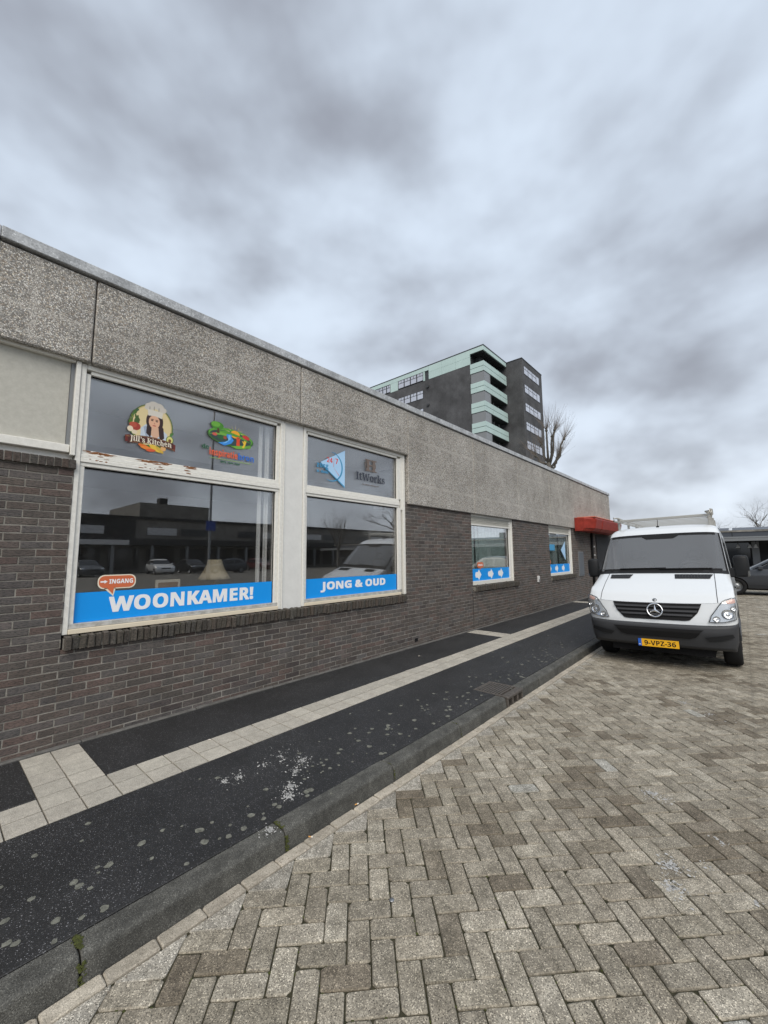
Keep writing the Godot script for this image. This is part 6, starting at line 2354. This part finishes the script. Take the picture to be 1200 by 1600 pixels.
func make_car(label: String, paint: Material, at: Vector3, turn: float, group := "") -> Node3D:
	var car := thing("parked_car", label, "car", at, group)
	car.rotation.y = turn
	var rows := [[0.22, 1.98, 0.25, 0.0], [0.42, 2.08, 0.34, 0.0], [0.62, 2.07, 0.36, 0.0], [0.76, 1.92, 0.30, 0.0], [0.88, 1.30, 0.2, 0.02], [0.96, 0.92, 0.2, 0.03], [1.36, 0.22, 0.14, 0.05], [1.46, -0.15, 0.05, 0.09], [1.48, -0.7, 0.0, 0.09], [1.42, -1.35, 0.0, 0.08], [1.02, -1.86, -0.06, 0.03], [0.78, -2.0, -0.10, 0.0], [0.45, -2.05, -0.14, 0.0], [0.25, -1.95, -0.10, 0.0]]
	var tab := [Vector2(0.2, 0.78), Vector2(0.45, 0.86), Vector2(0.72, 0.88), Vector2(0.92, 0.86), Vector2(1.3, 0.66), Vector2(1.40, 0.60)]
	mi("body", strip(rows, tab, 0.0, 5.05, -1, 1, 20, 20), paint, car)
	mi("roof", strip(rows, tab, 6.0, 9.02, -1, 1, 12, 16), paint, car)
	mi("tailgate", strip(rows, tab, 10.0, 13.0, -1, 1, 10, 16), paint, car)
	mi("windscreen", strip(rows, tab, 5.0, 6.05, -0.98, 0.98, 6, 14, 0.002), M.dark_pane, car)
	mi("rear_window", strip(rows, tab, 9.0, 10.05, -0.98, 0.98, 6, 14, 0.002), M.dark_pane, car)
	for sd in [-1.0, 1.0]:
		mi("side_panel", side_sheet(rows, tab, 3, 10, sd, 0.24, [1.28, -1.28], 0.34, 0.31, 1.64), paint, car)
		mi("side_glass", side_patch(tab, [Vector2(0.62, 0.95), Vector2(0.12, 1.30), Vector2(-0.55, 1.335), Vector2(-0.55, 0.93)], sd, 0.006), M.dark_pane, car)
		mi("side_glass", side_patch(tab, [Vector2(-0.63, 0.93), Vector2(-0.63, 1.335), Vector2(-1.2, 1.30), Vector2(-1.62, 0.99)], sd, 0.006), M.dark_pane, car)
		mi("headlight", front_patch(rows, tab, [Vector2(0.62 * sd, 2.55), Vector2(0.95 * sd, 2.5), Vector2(0.97 * sd, 2.95), Vector2(0.70 * sd, 2.98)], 0.006), M.reflector, car)
		mi("tail_light", front_patch(rows, tab, [Vector2(0.68 * sd, 11.2), Vector2(0.96 * sd, 11.2), Vector2(0.96 * sd, 10.6), Vector2(0.72 * sd, 10.5)], -0.006), M.tail_red, car)
		mi("door_mirror", box_mesh(Vector3(0.92 * sd - 0.10, 0.93, 0.50), Vector3(0.92 * sd + 0.10, 1.07, 0.64), 0.03), paint, car)
		mi("door_handle", box_mesh(Vector3(0.875 * sd - 0.015, 0.80, -0.55), Vector3(0.875 * sd + 0.015, 0.83, -0.38), 0.006), M.black_plastic, car)
		mi("door_gap", side_patch(tab, [Vector2(-0.60, 0.32), Vector2(-0.61, 0.32), Vector2(-0.61, 0.92), Vector2(-0.60, 0.92)], sd, 0.003), M.rubber, car)
		mi("sill_trim", side_patch(tab, [Vector2(0.90, 0.25), Vector2(0.90, 0.36), Vector2(-0.90, 0.36), Vector2(-0.90, 0.25)], sd, 0.012), M.bumper_plastic, car)
		for z in [1.28, -1.28]:
			wheel(car, Vector3(0.76 * sd, 0.31, z), 0.31, 0.20, sd)
	mi("grille", front_patch(rows, tab, [Vector2(-0.5, 2.2), Vector2(0.5, 2.2), Vector2(0.46, 1.5), Vector2(-0.46, 1.5)], 0.006), M.rubber, car)
	mi("underbody", box_mesh(Vector3(-0.62, 0.18, -1.85), Vector3(0.62, 0.5, 1.85)), M.rubber, car)
	return car


func build_cars() -> void:
	make_car("dark grey car parked crosswise beyond the white van", M.car_grey, Vector3(5.72, -0.07, -23.4), -PI / 2).scale = Vector3.ONE * 1.12
	make_car("white car parked across the car park before the shopping row", M.car_white, Vector3(38.5, 0.055, -15.6), -PI / 2 + 0.1)
	make_car("black car parked beside the white car across the car park", M.car_black, Vector3(38.2, 0.055, -18.6), -PI / 2)
	make_car("navy car standing out from the parked row across the car park", M.car_navy, Vector3(35.0, 0.055, -20.6), 0.15)
	make_car("maroon car parked across the car park near the lamp post", M.car_maroon, Vector3(38.0, 0.055, -26.4), -PI / 2)
	make_car("silver car parked beside the maroon car across the car park", M.car_silver, Vector3(38.0, 0.055, -29.6), -PI / 2)
	make_car("grey car at the left end of the row across the car park", M.car_grey, Vector3(38.5, 0.055, -9.6), -PI / 2)
	make_car("white hatchback farthest down the row across the car park", M.car_white, Vector3(38.0, 0.055, -41.0), -PI / 2 - 0.1)


# ------------------------------------------------------------------ litter
func build_small_things() -> void:
	var p := on_level(612, 1403, -0.09)
	tag(mi("bottle_cap", lathe([Vector2(0.0, 0.005), Vector2(0.0115, 0.005), Vector2(0.013, 0.003), Vector2(0.0135, 0.0), Vector2(0.0, 0.0)], 14), M.rim_steel, self, Vector3(p.x, -0.11 + ROAD_TILT * (p.x - 2.5) + 0.001, p.z)), "flat silver bottle cap lying on the herringbone paving", "bottle cap")
	var i := 0
	for e in [[485, 1308, 0.5, "cigarette end lying on the pale gutter stones by the mossy kerb joint"], [557, 1257, 1.2, "cigarette end lying against the kerb face on the gutter stones"]]:
		var q := on_level(e[1 - 1], e[1], -0.10)
		var t := thing("cigarette_end", e[3], "cigarette", Vector3(q.x, -0.098, q.z))
		t.rotation.y = e[2]
		mi("filter", tube_mesh([Vector3(-0.013, 0, 0), Vector3(0.004, 0, 0)], 0.004, 8), M.litter_filter, t)
		mi("paper", tube_mesh([Vector3(0.0041, 0, 0), Vector3(0.016, 0.001, 0)], 0.0042, 8), M.litter_paper, t)
		i += 1
	for e in [[327, 1157, 0.016, "crumpled scrap of pale paper on the white tile band"], [656, 1026, 0.03, "dry pale leaf lying on the dark pavement near the wall"]]:
		var q := on_level(e[0], e[1], 0.0)
		var s := st_new()
		var r: float = e[2]
		var pts := []
		for k in 7:
			var a := TAU * k / 7
			pts.append(Vector3(cos(a) * r * rng.randf_range(0.7, 1.3), rng.randf_range(0.001, r * 0.5), sin(a) * r * 0.7))
		for k in 7:
			tri(s, Vector3(0, r * 0.3, 0), pts[k], pts[(k + 1) % 7])
		tag(mi("scrap", fin(s), M.litter_paper, self, q + Vector3(0, 0.002, 0)), e[3], "litter")
